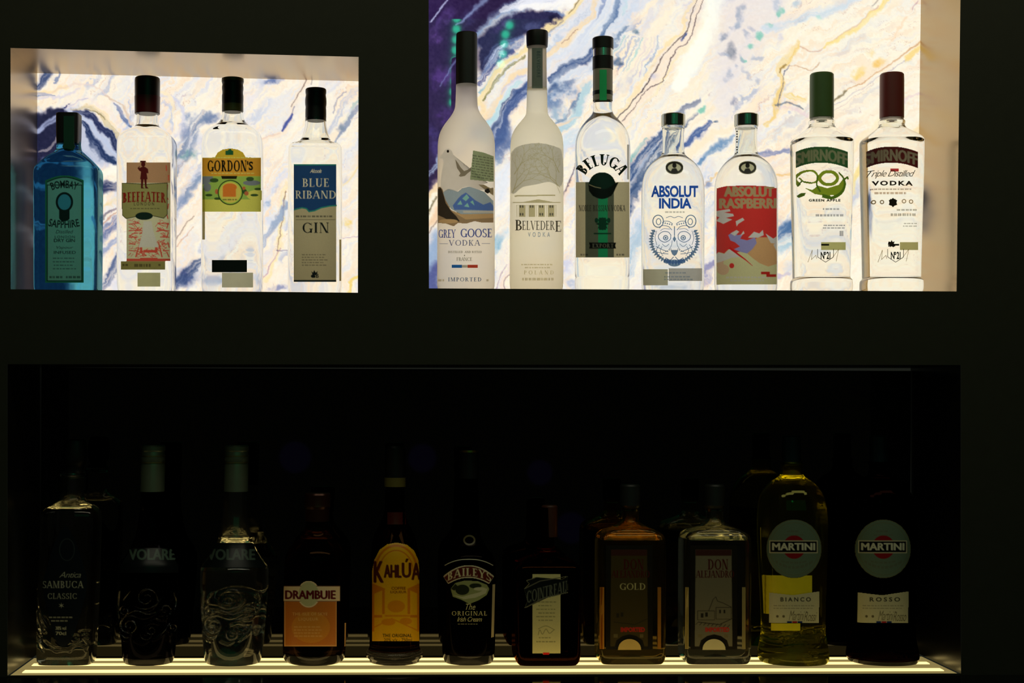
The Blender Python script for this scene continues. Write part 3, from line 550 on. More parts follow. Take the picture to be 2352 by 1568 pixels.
# ------------------------------------------------------------------ bottles
BOTTLES = []
class Bottle:
    def __init__(s, name, label, cat, group, cx, depth, floor, prof, q=1.0, n=2.0, lean=0.0, spin=0):
        s.cx, s.d, s.floor, s.lean, s.q, s.n = cx, depth, floor, lean, q, n
        s.o = Vector((W(cx, 0, depth).x, depth, floor)); s.yb = 784
        p0 = W(cx, prof[-1][0], depth); s.o.x = p0.x
        s.root = bpy.data.objects.new(name, None); COL.objects.link(s.root); s.root.location = s.o; s.root.empty_display_size = .03
        tag(s.root, label, cat, group)
        s.sheets = []; BOTTLES.append(s); s.y0 = prof[-1][0]; s.prof = s.levels(prof)
    def z(s, py): return max(0.0, W(s.cx, py, s.d).z - s.floor)
    def k(s): return (W(s.cx+1, 900, s.d)-W(s.cx, 900, s.d)).length
    def levels(s, prof, rnd=2, base=True):
        P = [(float(e[0]), float(e[1])) for e in prof]
        for _ in range(rnd):
            Q = [P[0]]
            for a, b in zip(P[:-1], P[1:]): Q += [(a[0]*.75+b[0]*.25, a[1]*.75+b[1]*.25), (a[0]*.25+b[0]*.75, a[1]*.25+b[1]*.75)]
            P = Q+[P[-1]]
        k = s.k(); out = [(s.z(py), hw*k) for py, hw in P]
        if base: out[-1] = (0.0, out[-1][1])
        o2 = []
        for z, r in out:
            if not o2 or o2[-1][0]-z > 1e-5 or abs(o2[-1][1]-r) > 1e-5: o2.append((z, r))
        return o2
    def ax(s, z): return s.lean*z
    def rad(s, z):
        zs = [a for a, b in s.prof][::-1]; rs = [b for a, b in s.prof][::-1]; return float(np.interp(z, zs, rs))
    def nq(s, r):       # necks are round: blend the section towards a circle as it narrows
        rm = max(b for a, b in s.prof); t = min(1, max(0, (r/rm-.5)/.35)); return 2+(s.n-2)*t, 1+(s.q-1)*t
    def section(s, z, r, N=72, e=0.0, nq=None):
        n, q = nq or s.nq(r); o = []
        for i in range(N):
            a = 2*math.pi*(i+.5)/N; c, sn = math.cos(a), math.sin(a)
            x = (r+e)*math.copysign(abs(c)**(2/n), c); y = (r*q+e)*math.copysign(abs(sn)**(2/n), sn); o.append((s.ax(z)+x, y, z))
        return o
    def tube(s, lv, N=72, nq=None, top=True, bot=True, flip=False, e=0.0, punt=0.0):
        V, Fc = [], []
        for z, r in lv: V += s.section(z, max(r, 1e-4), N, e, nq)
        m = len(lv)
        for j in range(m-1):
            for i in range(N):
                a, b = j*N+i, j*N+(i+1) % N; Fc.append((a, a+N, b+N, b))
        if top: V.append((s.ax(lv[0][0]), 0, lv[0][0])); t = len(V)-1; Fc += [(t, i, (i+1) % N) for i in range(N)]
        if bot: V.append((s.ax(lv[-1][0]), 0, lv[-1][0]+punt)); t = len(V)-1; b0 = (m-1)*N; Fc += [(t, b0+(i+1) % N, b0+i) for i in range(N)]
        if flip: Fc = [f[::-1] for f in Fc]
        return V, Fc
    def body(s, mat, air=None, foot=None, punt=.006, wall=4.5, name='body', emboss=None, ew=2.6, eh=1.1):
        lv = s.prof; N = 72
        if emboss:                    # relief pressed into the glass: fine rings, pushed out along the pattern
            N = 260; zs = np.arange(0, lv[0][0], .0011); zz = sorted(set(list(zs)+[q[0] for q in lv]), reverse=True); lv = [(float(z), s.rad(z)) for z in zz]
        V, Fc = s.tube(lv, N, punt=punt)
        if emboss:
            A = np.array(V); k = s.k(); zt = W(s.cx, 1000, s.d).z-s.floor; zb = W(s.cx, 1500, s.d).z-s.floor
            py = 1000+(A[:, 2]-zt)/(zb-zt)*500; px = s.cx+(W(s.cx, 1500, s.d).x-s.o.x)/k*0+A[:, 0]/k; best = np.full(len(A), 1e9)
            sel = (py > 1320) & (py < 1505); X, Y = px[sel], py[sel]; bb = best[sel]
            for pts in emboss:
                pp = crom(pts, 3)
                for q0, q1 in zip(pp[:-1], pp[1:]):
                    d = q1-q0; t = np.clip(((X-q0[0])*d[0]+(Y-q0[1])*d[1])/((d*d).sum()+1e-9), 0, 1); bb = np.minimum(bb, np.hypot(X-q0[0]-t*d[0], Y-q0[1]-t*d[1]))
            best[sel] = bb; r = np.hypot(A[:, 0]-s.lean*A[:, 2], A[:, 1])+1e-6; f = 1+eh*.001*np.exp(-(best/ew)**2)/r
            A[:, 0] = s.lean*A[:, 2]+(A[:, 0]-s.lean*A[:, 2])*f; A[:, 1] *= f; V = [tuple(v) for v in A]
        if air:                       # empty space above the liquid, inside the glass
            zl, zt = s.z(air[0]), s.z(air[1]); zs = np.linspace(zt, zl, 14); w = wall*s.k()
            lv = [(float(z), max(s.rad(z)-w, .003)) for z in zs]
            v2, f2 = s.tube(lv, flip=True); k = len(V); V += v2; Fc += [tuple(i+k for i in f) for f in f2]
        o = link(name, mesh(name, V, Fc), mat, s.root, smooth=True)
        if foot:                      # thick bottom of the glass, below the dark liquid
            o.data.materials.append(foot[0]); zf = s.z(foot[1])
            for p in o.data.polygons:
                if p.center.z < zf: p.material_index = 1
        return o
    def part(s, name, prof, mat, parent=None, rnd=1, nq=(2, 1), top=True, bot=True, dx=0):
        lv = s.levels(prof, rnd, False); V, Fc = s.tube(lv, 56, nq, top, bot)
        if dx: V = [(x+dx*s.k(), y, z) for x, y, z in V]
        return link(name, mesh(name, V, Fc), mat, parent or s.root, smooth=True)
    def surf(s, px, py, lay):
        y = s.d
        for _ in range(4):
            P = W(px, py, y); z = max(0.0005, P.z-s.floor); r = s.rad(z); n, q = s.nq(r)
            x = P.x-s.o.x-s.ax(z); u = min(abs(x)/r, .985); y = s.d-r*q*(1-u**n)**(1/n)
        if abs(x) > r*.985: x = math.copysign(r*.985, x)
        e = 1+(.00022+.00022*lay)/r
        return (s.ax(z)+x*e, (y-s.d)*e-.0001*lay, z)
    def surf_np(s, px, py, lay):
        ax_ = (px-1176-SX)/F; ay_ = -(py-784-SY)/F
        dx = FW.x+RR.x*ax_+UU.x*ay_; dy = FW.y+RR.y*ax_+UU.y*ay_; dz = FW.z+RR.z*ax_+UU.z*ay_
        y = np.full(px.shape, s.d); zs = np.array([q[0] for q in s.prof][::-1]); rs = np.array([q[1] for q in s.prof][::-1]); rm = rs.max()
        for _ in range(4):
            t = (y+D)/dy; z = np.maximum(.0005, dz*t-s.floor); r = np.interp(z, zs, rs); k = np.clip((r/rm-.5)/.35, 0, 1)
            n = 2+(s.n-2)*k; q = 1+(s.q-1)*k; x = dx*t-s.o.x-s.lean*z; u = np.minimum(np.abs(x)/r, .985); y = s.d-r*q*(1-u**n)**(1/n)
        x = np.clip(x, -r*.985, r*.985); e = 1+(.00022+.00022*lay)/r
        return np.stack([s.lean*z+x*e, (y-s.d)*e-.0001*lay, z], -1)
    def vector(s, name, polys, mat, lay=0, parent=None, step=7, ystep=16):
        bm = bmesh.new()
        for p in polys:
            if len(p) < 3: continue
            try: bm.faces.new([bm.verts.new((a, b, 0)) for a, b in p])
            except ValueError: pass
        bmesh.ops.triangulate(bm, faces=bm.faces[:])
        for ax_, stp in ((0, step), (1, ystep)):
            lo = min(v.co[ax_] for v in bm.verts); hi = max(v.co[ax_] for v in bm.verts); c = math.ceil(lo/stp)*stp
            no = (1, 0, 0) if ax_ == 0 else (0, 1, 0)
            while c < hi:
                bmesh.ops.bisect_plane(bm, geom=bm.verts[:]+bm.edges[:]+bm.faces[:], plane_co=(c, 0, 0) if ax_ == 0 else (0, c, 0), plane_no=no, dist=1e-4); c += stp
        for v in bm.verts: v.co = Vector(s.surf(v.co.x, v.co.y, lay))
        bmesh.ops.recalc_face_normals(bm, faces=bm.faces[:])
        me = bpy.data.meshes.new(name); bm.to_mesh(me); bm.free()
        for p in me.polygons: p.use_smooth = True
        return link(name, me, mat, parent or s.root)
    def decal(s, name, polys, mat, lay=0, parent=None, step=7, ystep=16):
        if not isinstance(mat, tuple): return s.vector(name, polys, mat, lay, parent, step, ystep)
        if isinstance(parent, bpy.types.Object): return s.vector(name, polys, paper(*mat), lay, parent, step, ystep)
        h = {'name': name, 'polys': [p for p in polys if len(p) > 2], 'spec': mat, 'lay': lay, 'kids': []}
        if parent is None: s.sheets.append(h)
        else: parent['kids'].append(h); h['kids'] = parent['kids']
        return h
    KEEP = ('lettering', 'emblem', 'bird', 'banner', 'seal', 'badge', 'crest', 'ribbon', 'medallion_bust', 'engraved_mansion', 'engraved_trees', 'peel_picture', 'village_drawing', 'emblem_ball', 'name_bar', 'export_box', 'landscape_trees', 'signature')
    def finish(s):
        loose = {}
        for h in s.sheets:
            if not h['kids']: loose.setdefault((h['name'], h['spec'], h['lay'], 0 if h['name'] in ('lettering', 'small_print') else id(h)), []).extend(h['polys'])
            else: s.sheet(h)
        for (nm, sp_, ly, _), pl in loose.items(): s.vector(nm, pl, paper(*sp_), ly)
    def sheet(s, h):
        """one printed label: every print of it sampled on a fine grid over the bottle's surface"""
        base = h['polys']; st = 1.0
        allp = base+[q for k in h['kids'] for q in k['polys']]; xs_ = [p[0] for q in allp for p in q]; ys_ = [p[1] for q in allp for p in q]
        x0, x1, y0, y1 = min(xs_)-1, max(xs_)+1, min(ys_)-1, max(ys_)+1
        w = int(math.ceil((x1-x0)/st))+1; hh = int(math.ceil((y1-y0)/st))+1; SSN = 3
        def cover(polys):
            m = np.zeros((hh*SSN, w*SSN), bool); gx = x0+(np.arange(w*SSN)-1)/SSN*st; gy = y0+(np.arange(hh*SSN)-1)/SSN*st
            for p in polys:
                px = [a for a, b in p]; py = [b for a, b in p]
                i0, i1 = np.searchsorted(gx, [min(px), max(px)]); j0, j1 = np.searchsorted(gy, [min(py), max(py)])
                if i1 <= i0 or j1 <= j0: continue
                X, Y = np.meshgrid(gx[i0:i1], gy[j0:j1]); ins = np.zeros(X.shape, bool)
                for k in range(len(p)):
                    (ax_, ay_), (bx, by) = p[k-1], p[k]
                    if ay_ != by: ins ^= ((ay_ > Y) != (by > Y)) & (X < (bx-ax_)*(Y-ay_)/(by-ay_)+ax_)
                m[j0:j1, i0:i1] |= ins
            return m.reshape(hh, SSN, w, SSN).mean((1, 3))
        cov = cover(base); C = np.zeros((hh, w, 3)); C[:] = lin(h['spec'][0]); own = np.zeros((hh, w), int); names = [h['name']]
        for k in sorted(h['kids'], key=lambda q: q['lay']):
            m = cover(k['polys']); C += (lin(k['spec'][0])-C)*m[..., None]
            nm = k['name'] if k['name'] in s.KEEP else None
            idx = 0
            if nm:
                if nm not in names: names.append(nm)
                idx = names.index(nm)
            cov = np.maximum(cov, m); own = np.where(m > .5, idx, own)
        gx, gy = np.meshgrid(x0+np.arange(w)*st, y0+np.arange(hh)*st)
        rg = np.random.RandomState(3); C *= (1+(rg.rand(hh, w)-.5)*.07)[..., None]
        V = s.surf_np(gx, gy, h['lay']).reshape(-1, 3); Cf = np.concatenate([C, np.ones((hh, w, 1))], -1).reshape(-1, 4)
        ok = cov >= .5; fo = own[:-1, :-1]; I0 = (np.arange(hh*w).reshape(hh, w))[:-1, :-1]
        good = (ok[:-1, :-1].astype(int)+ok[1:, :-1]+ok[:-1, 1:]+ok[1:, 1:]) >= 3
        root = None; mat = sheet_mat(h['spec'])
        for i, nm in enumerate(names):
            q = I0[good & (fo == i)]
            if not len(q): continue
            F4 = np.stack([q, q+w, q+w+1, q+1], -1); used, inv = np.unique(F4, return_inverse=True); inv = inv.reshape(-1, 4)
            me = mesh(nm, V[used].tolist(), inv.tolist()); at = me.attributes.new('ink', 'FLOAT_COLOR', 'POINT')
            at.data.foreach_set('color', Cf[used].astype(np.float32).ravel())
            o = link(nm, me, mat, root or s.root, smooth=True); root = root or o
def SF(t, box, heavy=.16, thin=.06, sp=.1, fn=None): return fit(serif_polys(t, sp, heavy, thin)[0], *box, fn)
def SS(t, box, weight=0.0, sp=1.0, shear=0.0, fn=None): return fit(sans_polys(t, weight, sp, shear), *box, fn)

def SB(t, box, d=1.0, sp=1.0, fn=None):
    P0 = SS(t, box, 0, sp, 0, fn); return P0+[[(x+k*d, y+m*d*.6) for x, y in p] for p in P0 for k, m in ((1, 0), (-1, 0), (0, 1), (0, -1), (.7, .7), (-.7, -.7))]
GIN, VOD, LIQ = 'gin bottles in the left niche', 'vodka bottles in the right niche', 'bottles on the lit lower shelf'
ZL = min(LN[2].z, LN[3].z); ZR = min(RN[2].z, RN[3].z)
def zfloor(op, cx): 
    x = W(cx, 667, 0.075).x; a, b = op[3], op[2]; return a.z+(b.z-a.z)*(x-a.x)/(b.x-a.x)
UD = 0.075
clear = glass((.985, .985, .965), 1.36)
INK = (12, 14, 14)
def up(c, g): 
    v = np.clip(lin(c)*g, 0, .93); v = np.where(v <= .0031308, v*12.92, 1.055*v**(1/2.4)-.055); return tuple(int(round(x*255)) for x in v)
GU, GL = 2.3, 1.15
def P(c, t=.6, g=None): return (up(c, GU if g is None else g), .62, .03, .45)
def Q(c, gl=.05, g=None): return (up(c, GL if g is None else g), .12, .025, .35)
def I(c): return (tuple(c), .3, .03, .45)
def plate(b, name, polys, yoff, mat, th=.0015, parent=None):
    bm = bmesh.new()
    for p in polys:
        f = bm.faces.new([bm.verts.new(W(x, y, b.d+yoff)-b.o) for x, y in p]); r = bmesh.ops.extrude_face_region(bm, geom=[f])
        for v in r['geom']:
            if isinstance(v, bmesh.types.BMVert): v.co.y += th
    bmesh.ops.recalc_face_normals(bm, faces=bm.faces[:])
    me = bpy.data.meshes.new(name); bm.to_mesh(me); bm.free(); return link(name, me, mat, parent or b.root)
grey_foot = glass((.60, .58, .58), 1.42, haze=.03)
def relief_mat():
    if 'rel' in _M: return _M['rel']
    m, nt, out = nmat('embossed_glass'); t = nt.nodes.new('ShaderNodeBsdfTransparent'); g = nt.nodes.new('ShaderNodeBsdfGlossy'); g.inputs['Roughness'].default_value = .12
    nz = nt.nodes.new('ShaderNodeTexNoise'); nz.inputs['Scale'].default_value = 60; bp = nt.nodes.new('ShaderNodeBump'); bp.inputs['Distance'].default_value = .001
    nt.links.new(nz.outputs['Fac'], bp.inputs['Height']); nt.links.new(bp.outputs[0], g.inputs['Normal'])
    mx = nt.nodes.new('ShaderNodeMixShader'); mx.inputs[0].default_value = .13
    nt.links.new(t.outputs[0], mx.inputs[1]); nt.links.new(g.outputs[0], mx.inputs[2]); nt.links.new(mx.outputs[0], out.inputs[0]); _M['rel'] = m; return m
def relief(b, name, paths, w, h=5.0):
    V, Fc = [], []
    for pts in paths:
        pp = crom(pts, 5); n = len(pp); base = len(V)
        for i in range(n):
            t = pp[min(i+1, n-1)]-pp[max(i-1, 0)]; L_ = math.hypot(*t) or 1; nx, ny = -t[1]/L_, t[0]/L_; ww = w*(.35+.65*math.sin(math.pi*(i+.5)/n))
            for k in (-1, -.6, 0, .6, 1): V.append(b.surf(pp[i][0]+nx*ww*k/2, pp[i][1]+ny*ww*k/2, h*(1-k*k)+.2))
        for i in range(n-1):
            for k in range(4): a = base+i*5+k; Fc.append((a, a+1, a+6, a+5))
    return link(name, mesh(name, V, Fc), relief_mat(), b.root, smooth=True)
def spiral(cx, cy, r0, r1, a0, turns, ky=1.0):
    n = int(14*abs(turns))+2; return [(cx+(r0+(r1-r0)*i/n)*math.cos(math.radians(a0)+2*math.pi*turns*i/n), cy+ky*(r0+(r1-r0)*i/n)*math.sin(math.radians(a0)+2*math.pi*turns*i/n)) for i in range(n+1)]
def star(cx, cy, r0, r1, n): return [(cx+(r0 if i % 2 else r1)*math.sin(math.pi*i/n), cy-(r0 if i % 2 else r1)*math.cos(math.pi*i/n)) for i in range(2*n)]
blackcap = solid((15, 15, 14), .42, 0, .3); silver = solid((190, 188, 180), .22, 1.0)

# ============ left niche
b = Bottle('gin_bottle', 'translucent blue square gin bottle with green label and short black stopper', 'bottle', GIN, 157, UD, zfloor(LN, 157),
  [(326, 27), (346, 29), (350, 34), (366, 52), (384, 69), (392, 73), (400, 74), (430, 74), (655, 73), (668, 72), (676, 68)], .72, 6)
b.body(glass((.27, .62, .74), 1.36))
cap = b.part('stopper', [(262, 25), (264, 27), (330, 26), (332, 24)], blackcap, nq=(5, 1))
plate(b, 'stopper_seal', [[(146, 266), (170, 266), (170, 330), (173, 336), (168, 346), (158, 349), (148, 346), (143, 336), (146, 330)]], -.0175, solid((10, 62, 44), .4), parent=cap)
def arch(x0, x1, y0, y1, k, n=14): return [(x0+(x1-x0)*i/n, y0+k*(1-math.cos(math.pi*.5*(2*i/n-1)))/1.0) for i in range(n+1)]+[(x1, y1), (x0, y1)]
lb = b.decal('label', [arch(104, 193, 402, 650, 12)], P((34, 108, 72), .55), 0)
b.decal('label_field', [arch(109, 188, 407, 645, 11)], P((112, 156, 130), .5), 1, lb)
dk = I((4, 44, 36))
b.decal('label_border', frame(108, 424, 189, 646, 2)+stroke(arch(108.5, 188.5, 407, 640, 11)[:15], 2), dk, 2, lb)
b.decal('lettering', SS('BOMBAY', (119, 177, 422, 440), .02, 1, 0, arcfn(148, 510, 80, 438))+SS('SAPPHIRE', (114, 180, 498, 516), .02, 1, 0, arcfn(148, 380, -128, 500))
  +SS('Distilled', (128, 168, 528, 536), .0, 1, .3)+SS('LONDON', (126, 172, 541, 547), .01, 1.2)+SS('DRY GIN', (124, 172, 548, 556), .02)+SS('Vapour', (130, 168, 565, 573), 0, 1, .3)+SS('INFUSED', (124, 174, 576, 583), .01)
  +textline(122, 176, 592, 2.2, 1)+textline(122, 176, 600, 2.2, 2)+textline(124, 174, 608, 2.2, 3)+textline(122, 176, 616, 2.2, 4)+textline(114, 146, 634, 5, 5)+textline(152, 184, 634, 5, 6), dk, 3, lb, 9, 30)
b.decal('emblem', [ell(148, 464, 20, 23), rect(136, 482, 160, 500), ell(148, 500, 12, 8)], dk, 2, lb)
b.decal('emblem_medallion', [ell(148, 464, 15, 18)], P((60, 130, 136), .5), 3, lb)

b = Bottle('gin_bottle', 'clear square gin bottle with red sketch label and black screw cap', 'bottle', GIN, 337, UD, zfloor(LN, 337),
  [(250, 24), (284, 25), (292, 28), (306, 50), (318, 62), (330, 65), (360, 65), (640, 64), (664, 63), (674, 60)], .9, 5)
b.body(clear, (290, 252))
b.part('cap', [(178, 26), (181, 29), (200, 29), (262, 28)], solid((24, 14, 14), .35), rnd=1)
b.part('cap_ring', [(222, 29.4), (261, 28.6)], solid((92, 10, 20), .35), rnd=0, top=False, bot=False)
lb = b.decal('label', [rect(291, 373, 392, 600)], P((214, 174, 138), .55), 0)
b.decal('label_top', [rect(291, 373, 392, 420)], P((150, 116, 84), .5), 1, lb)
rd = P((206, 66, 50), .5); r_ = random.Random(4)
sk = []
for k in range(190):
    x = r_.uniform(294, 376); y = r_.uniform(505, 590)
    if 322 < x < 356 and y < 572: continue
    sk += stroke([(x, y), (x+r_.uniform(4, 12), y+r_.uniform(-8, 8))], r_.uniform(.8, 1.7))
for k in range(5): sk += stroke([(296, 515+k*15), (320-k*3, 512+k*16)], 2)+stroke([(388, 515+k*15), (362+k*3, 512+k*16)], 2)
sk += [rect(330, 574, 358, 580), rect(322, 592, 362, 597), rect(356, 556, 362, 580), rect(322, 560, 327, 582)]+stroke([(312, 590), (322, 556)], 3)+stroke([(372, 590), (364, 556)], 3)+[rect(291, 594, 392, 600)]
for k in range(10): sk += stroke([(380+r_.uniform(-2, 8), 380+k*22), (384+r_.uniform(-2, 6), 392+k*22)], 2.4)
b.decal('label_sketch', sk, rd, 1, lb)
b.decal('label_path', [[(330, 508), (348, 508), (352, 530), (364, 568), (318, 568), (326, 540)]], P((226, 206, 156), .6), 2, lb)
b.decal('banner', [[(280, 420), (336, 423), (384, 420), (384, 492), (376, 501), (345, 494), (318, 496), (290, 502), (281, 494)]], P((118, 118, 70), .5), 2, lb)
b.decal('banner_edge', stroke([(280, 420), (336, 423), (384, 420), (384, 492), (376, 501), (345, 494), (318, 496), (290, 502), (281, 494), (280, 420)], 1.6), I((60, 60, 30)), 3, lb)
b.decal('lettering', SF('BEEFEATER', (282, 381, 440, 463), .24, .1, .06, bow(331, 50, 3)), P((142, 34, 24), .35, 1.2), 4, lb)
b.decal('lettering', SS('LONDON', (308, 354, 464, 472), .01, 1.6)+textline(300, 366, 478, 2, 3), I((60, 50, 30)), 3, lb)
b.decal('seal', [ell(331, 496, 20, 9)], I((22, 46, 36)), 3, lb)
b.decal('emblem', [ell(329, 377, 5, 6), rect(322, 369, 336, 373), [(320, 386), (326, 383), (333, 383), (340, 388), (341, 398), (337, 398), (336, 392), (339, 412), (322, 412), (324, 394), (320, 392), (316, 386), (322, 380)], [(324, 412), (330, 412), (328, 430), (333, 433), (324, 433)], [(331, 412), (337, 412), (337, 428), (342, 433), (334, 433)]], P((96, 24, 24), .3, 1.0), 4, lb)
b.decal('lower_strip', [rect(278, 600, 380, 620)], P((116, 112, 62), .5), 1, lb)
b.decal('lettering', textline(309, 352, 606, 7, 3)+textline(282, 296, 606, 5, 2)+textline(364, 378, 606, 5, 1), I((70, 56, 30)), 2, lb)
b.decal('back_label', [rect(316, 626, 368, 658)], P((178, 182, 128), .6), 0)

b = Bottle('gin_bottle', 'clear flat-shouldered gin bottle with yellow label showing a round seal', 'bottle', GIN, 533, UD, zfloor(LN, 533),
  [(250, 23), (272, 25), (284, 32), (294, 48), (304, 62), (318, 68), (345, 70), (640, 70), (664, 69), (674, 66)], .6, 4)
b.body(clear, (292, 252))
cap = b.part('cap', [(180, 23), (182, 25), (190, 25), (194, 23.5), (202, 25), (214, 23.5), (222, 25), (246, 24)], blackcap)
b.part('cap_ring', [(240, 24.6), (256, 24.6), (258, 23)], solid((74, 74, 24), .4), rnd=0)
b.part('cap_ring', [(181, 25.2), (188, 25.4)], solid((70, 66, 24), .4), rnd=0, top=False, bot=False)
lb = b.decal('label', [[(465, 362), (493, 362), (500, 350), (512, 343), (529, 340), (546, 343), (558, 350), (565, 362), (600, 362), (600, 487), (465, 487)]], P((206, 146, 40), .6), 0)
b.decal('label_band', [rect(465, 364, 600, 404)], P((196, 124, 36), .5), 1, lb)
b.decal('landscape', [[(465, 405), (600, 405), (600, 470), (465, 470)]], P((120, 150, 66), .5), 1, lb)
lg = [rect(465, 458, 600, 487), ell(590, 448, 24, 12)]; b.decal('landscape_meadow', lg, P((182, 178, 76), .55), 2, lb)
b.decal('landscape_hills', [ell(578, 420, 20, 6), ell(476, 430, 9, 10), [(465, 405), (490, 405), (486, 418), (465, 424)]], P((96, 104, 110), .5), 2, lb)
b.decal('landscape_trees', [ell(574, 411, 9, 5), ell(592, 434, 8, 3), ell(492, 414, 10, 5), ell(562, 440, 5, 6), ell(480, 448, 8, 3), ell(584, 448, 9, 3), ell(500, 456, 8, 3)], P((60, 92, 44), .4, 1.2), 3, lb)
b.decal('landscape_poppies', [ell(566, 444, 5, 5), ell(560, 432, 4, 4), ell(498, 440, 4, 6)], P((150, 84, 50), .4), 4, lb)
b.decal('seal', [ell(529, 442, 28, 28)], P((132, 160, 60), .5), 4, lb); b.decal('seal_field', [ell(529, 442, 24, 24)], P((206, 160, 70), .55), 5, lb)
b.decal('seal_picture', [rect(512, 428, 542, 452), ell(528, 430, 16, 9)], P((178, 96, 34), .5), 6, lb)
b.decal('seal_rim', ring(529, 442, 29, 29, 2.4)+textline(512, 546, 457, 3, 2), I((30, 66, 30)), 7, lb)
b.decal('lettering', SF('GORDON', (477, 566, 368, 394), .22, .09, .1)+SS("'S", (567, 581, 370, 391), .03), I((20, 16, 8)), 3, lb)
b.decal('lettering', textline(480, 590, 361, 2.6, 9)+textline(486, 586, 397, 2.6, 8), P((232, 186, 90), .6), 3, lb)
b.decal('crest', [rect(518, 346, 536, 356), [(522, 346), (529, 341), (533, 346)]], I((36, 104, 60)), 3, lb)
b.decal('ribbon', [[(508, 404), (545, 404), (543, 411), (510, 411)]], I((40, 36, 16)), 4, lb)
b.decal('strength_label', [rect(487, 597, 567, 625)], I((8, 16, 14)), 0)
b.decal('back_label', [rect(510, 626, 581, 660)], P((196, 190, 150), .6), 0)
b.decal('side_label_or_glow', [rect(465, 432, 471, 550)], P((150, 140, 100), .5), 0)

b = Bottle('gin_bottle', 'clear gin bottle with tall navy and grey label next to niche edge', 'bottle', GIN, 724, UD, zfloor(LN, 724),
  [(270, 24), (290, 25), (306, 29), (320, 33), (328, 38), (332, 50), (338, 59), (348, 61.5), (640, 61.5), (664, 61), (675, 58)], .85, 8)
b.body(clear, (337, 272))
b.part('cap', [(204, 22), (206, 24), (214, 24), (218, 22.8), (228, 24.6), (240, 24.6), (246, 23.4), (254, 24.2), (278, 24)], blackcap)
lb = b.decal('label', [rect(675, 377, 773, 648)], P((140, 134, 106), .42, 2.5), 0)
b.decal('label_blue', [[(675, 377), (773, 377), (773, 471), (758, 472), (738, 476), (722, 483), (710, 485), (704, 478), (694, 476), (684, 478), (675, 481)]], P((24, 58, 102), .42, 1.9), 1, lb)
b.decal('label_edge', [rect(675, 377, 773, 380)]+stroke([(675, 482), (684, 479.5), (694, 477), (704, 479), (710, 486), (722, 484), (738, 477), (758, 473), (773, 472)], 3), P((30, 110, 100), .5), 2, lb)
b.decal('label_foot', [rect(675, 643, 773, 648)], I((10, 34, 40)), 2, lb)
ls = P((196, 190, 150), .5)
b.decal('lettering', SF('BLUE', (695, 755, 410, 429), .15, .05)+SF('RIBAND', (679, 771, 438, 456), .15, .05)+SS('Alcools', (712, 739, 388, 397), .01, .9, .4), ls, 2, lb)
b.decal('lettering', SF('GIN', (695, 755, 511, 535), .17, .06, .12)+textline(680, 770, 495, 4, 5), I((22, 28, 28)), 2, lb)
b.decal('lettering', [rect(680, 504, 770, 504.8)]+sum([textline(694, 752, 584+k*6, 2, k) for k in range(5)], []), I((70, 66, 50)), 2, lb)
b.decal('emblem', [[(715, 622), (719, 626), (722, 620), (725, 626), (730, 622), (727, 632), (718, 632)], ell(719, 634, 5, 4)]+SS('GB', (716, 732, 628, 638), .03), I((16, 24, 30)), 2, lb)
b.decal('side_label_or_glow', [rect(779, 550, 783.5, 645)], P((176, 158, 110), .6), 0)

# ============ right niche
fr = frosted((252, 249, 242), .66)
GU = 2.9
b = Bottle('vodka_bottle', 'frosted white bottle picturing a flying bird over blue mountains', 'bottle', VOD, 1070, UD, zfloor(RN, 1070),
  [(186, 24), (236, 25), (252, 27), (268, 36), (284, 49), (302, 60), (322, 65), (345, 66), (640, 66), (656, 66), (674, 62)])
b.body(fr)
b.part('cap', [(76, 22), (79, 24.5), (195, 24.5)], solid((12, 20, 17), .5))
lb = b.decal('mountain_scene', [[(1006, 430), (1012, 428), (1018, 436), (1024, 460), (1036, 482), (1060, 492), (1100, 492), (1134, 490), (1134, 512), (1110, 512), (1090, 508), (1070, 514), (1052, 512), (1042, 520), (1026, 514), (1006, 512)]], P((122, 104, 82), .5), 0)
b.decal('scene_rocks', [[(1006, 434), (1013, 430), (1018, 444), (1024, 466), (1036, 484), (1048, 496), (1056, 508), (1040, 512), (1020, 500), (1006, 494)]], P((62, 56, 50), .4, 1.3), 1, lb)
b.decal('scene_haze', [[(1036, 484), (1060, 492), (1134, 490), (1134, 500), (1070, 504)], ell(1030, 508, 22, 5)], P((150, 128, 96), .5), 2, lb)
b.decal('scene_mountains', [[(1018, 442), (1030, 433), (1042, 436), (1052, 440), (1062, 432), (1078, 428), (1096, 434), (1112, 440), (1124, 452), (1134, 462), (1134, 492), (1100, 492), (1060, 492), (1036, 480), (1024, 460)]], P((122, 138, 170), .5), 1, lb)
b.decal('scene_peaks', [[(1040, 472), (1052, 456), (1060, 448), (1070, 442), (1080, 450), (1092, 460), (1110, 470), (1126, 464), (1134, 474), (1134, 484), (1084, 482), (1044, 482)]], P((64, 92, 166), .5), 2, lb)
b.decal('scene_snow', [[(1062, 456), (1072, 446), (1078, 454), (1070, 462)], [(1050, 470), (1058, 460), (1062, 470)], [(1080, 464), (1086, 460), (1090, 472)], [(1066, 474), (1074, 466), (1078, 476)]], P((106, 160, 186), .55), 3, lb)
b.decal('scene_lake', [rect(1064, 484, 1134, 489)], P((152, 170, 196), .5), 3, lb)
b.decal('bird', [[(1018, 352), (1022, 344), (1030, 341), (1038, 346), (1042, 356), (1044, 372), (1047, 388), (1058, 402), (1078, 412), (1100, 418), (1120, 420), (1106, 424), (1118, 436), (1100, 436), (1090, 432), (1074, 428), (1060, 432), (1050, 440), (1036, 436), (1020, 440), (1012, 430), (1013, 410), (1016, 390), (1020, 374), (1017, 364), (1008, 364)]], ((255, 254, 252), .94, .01, .45), 1)
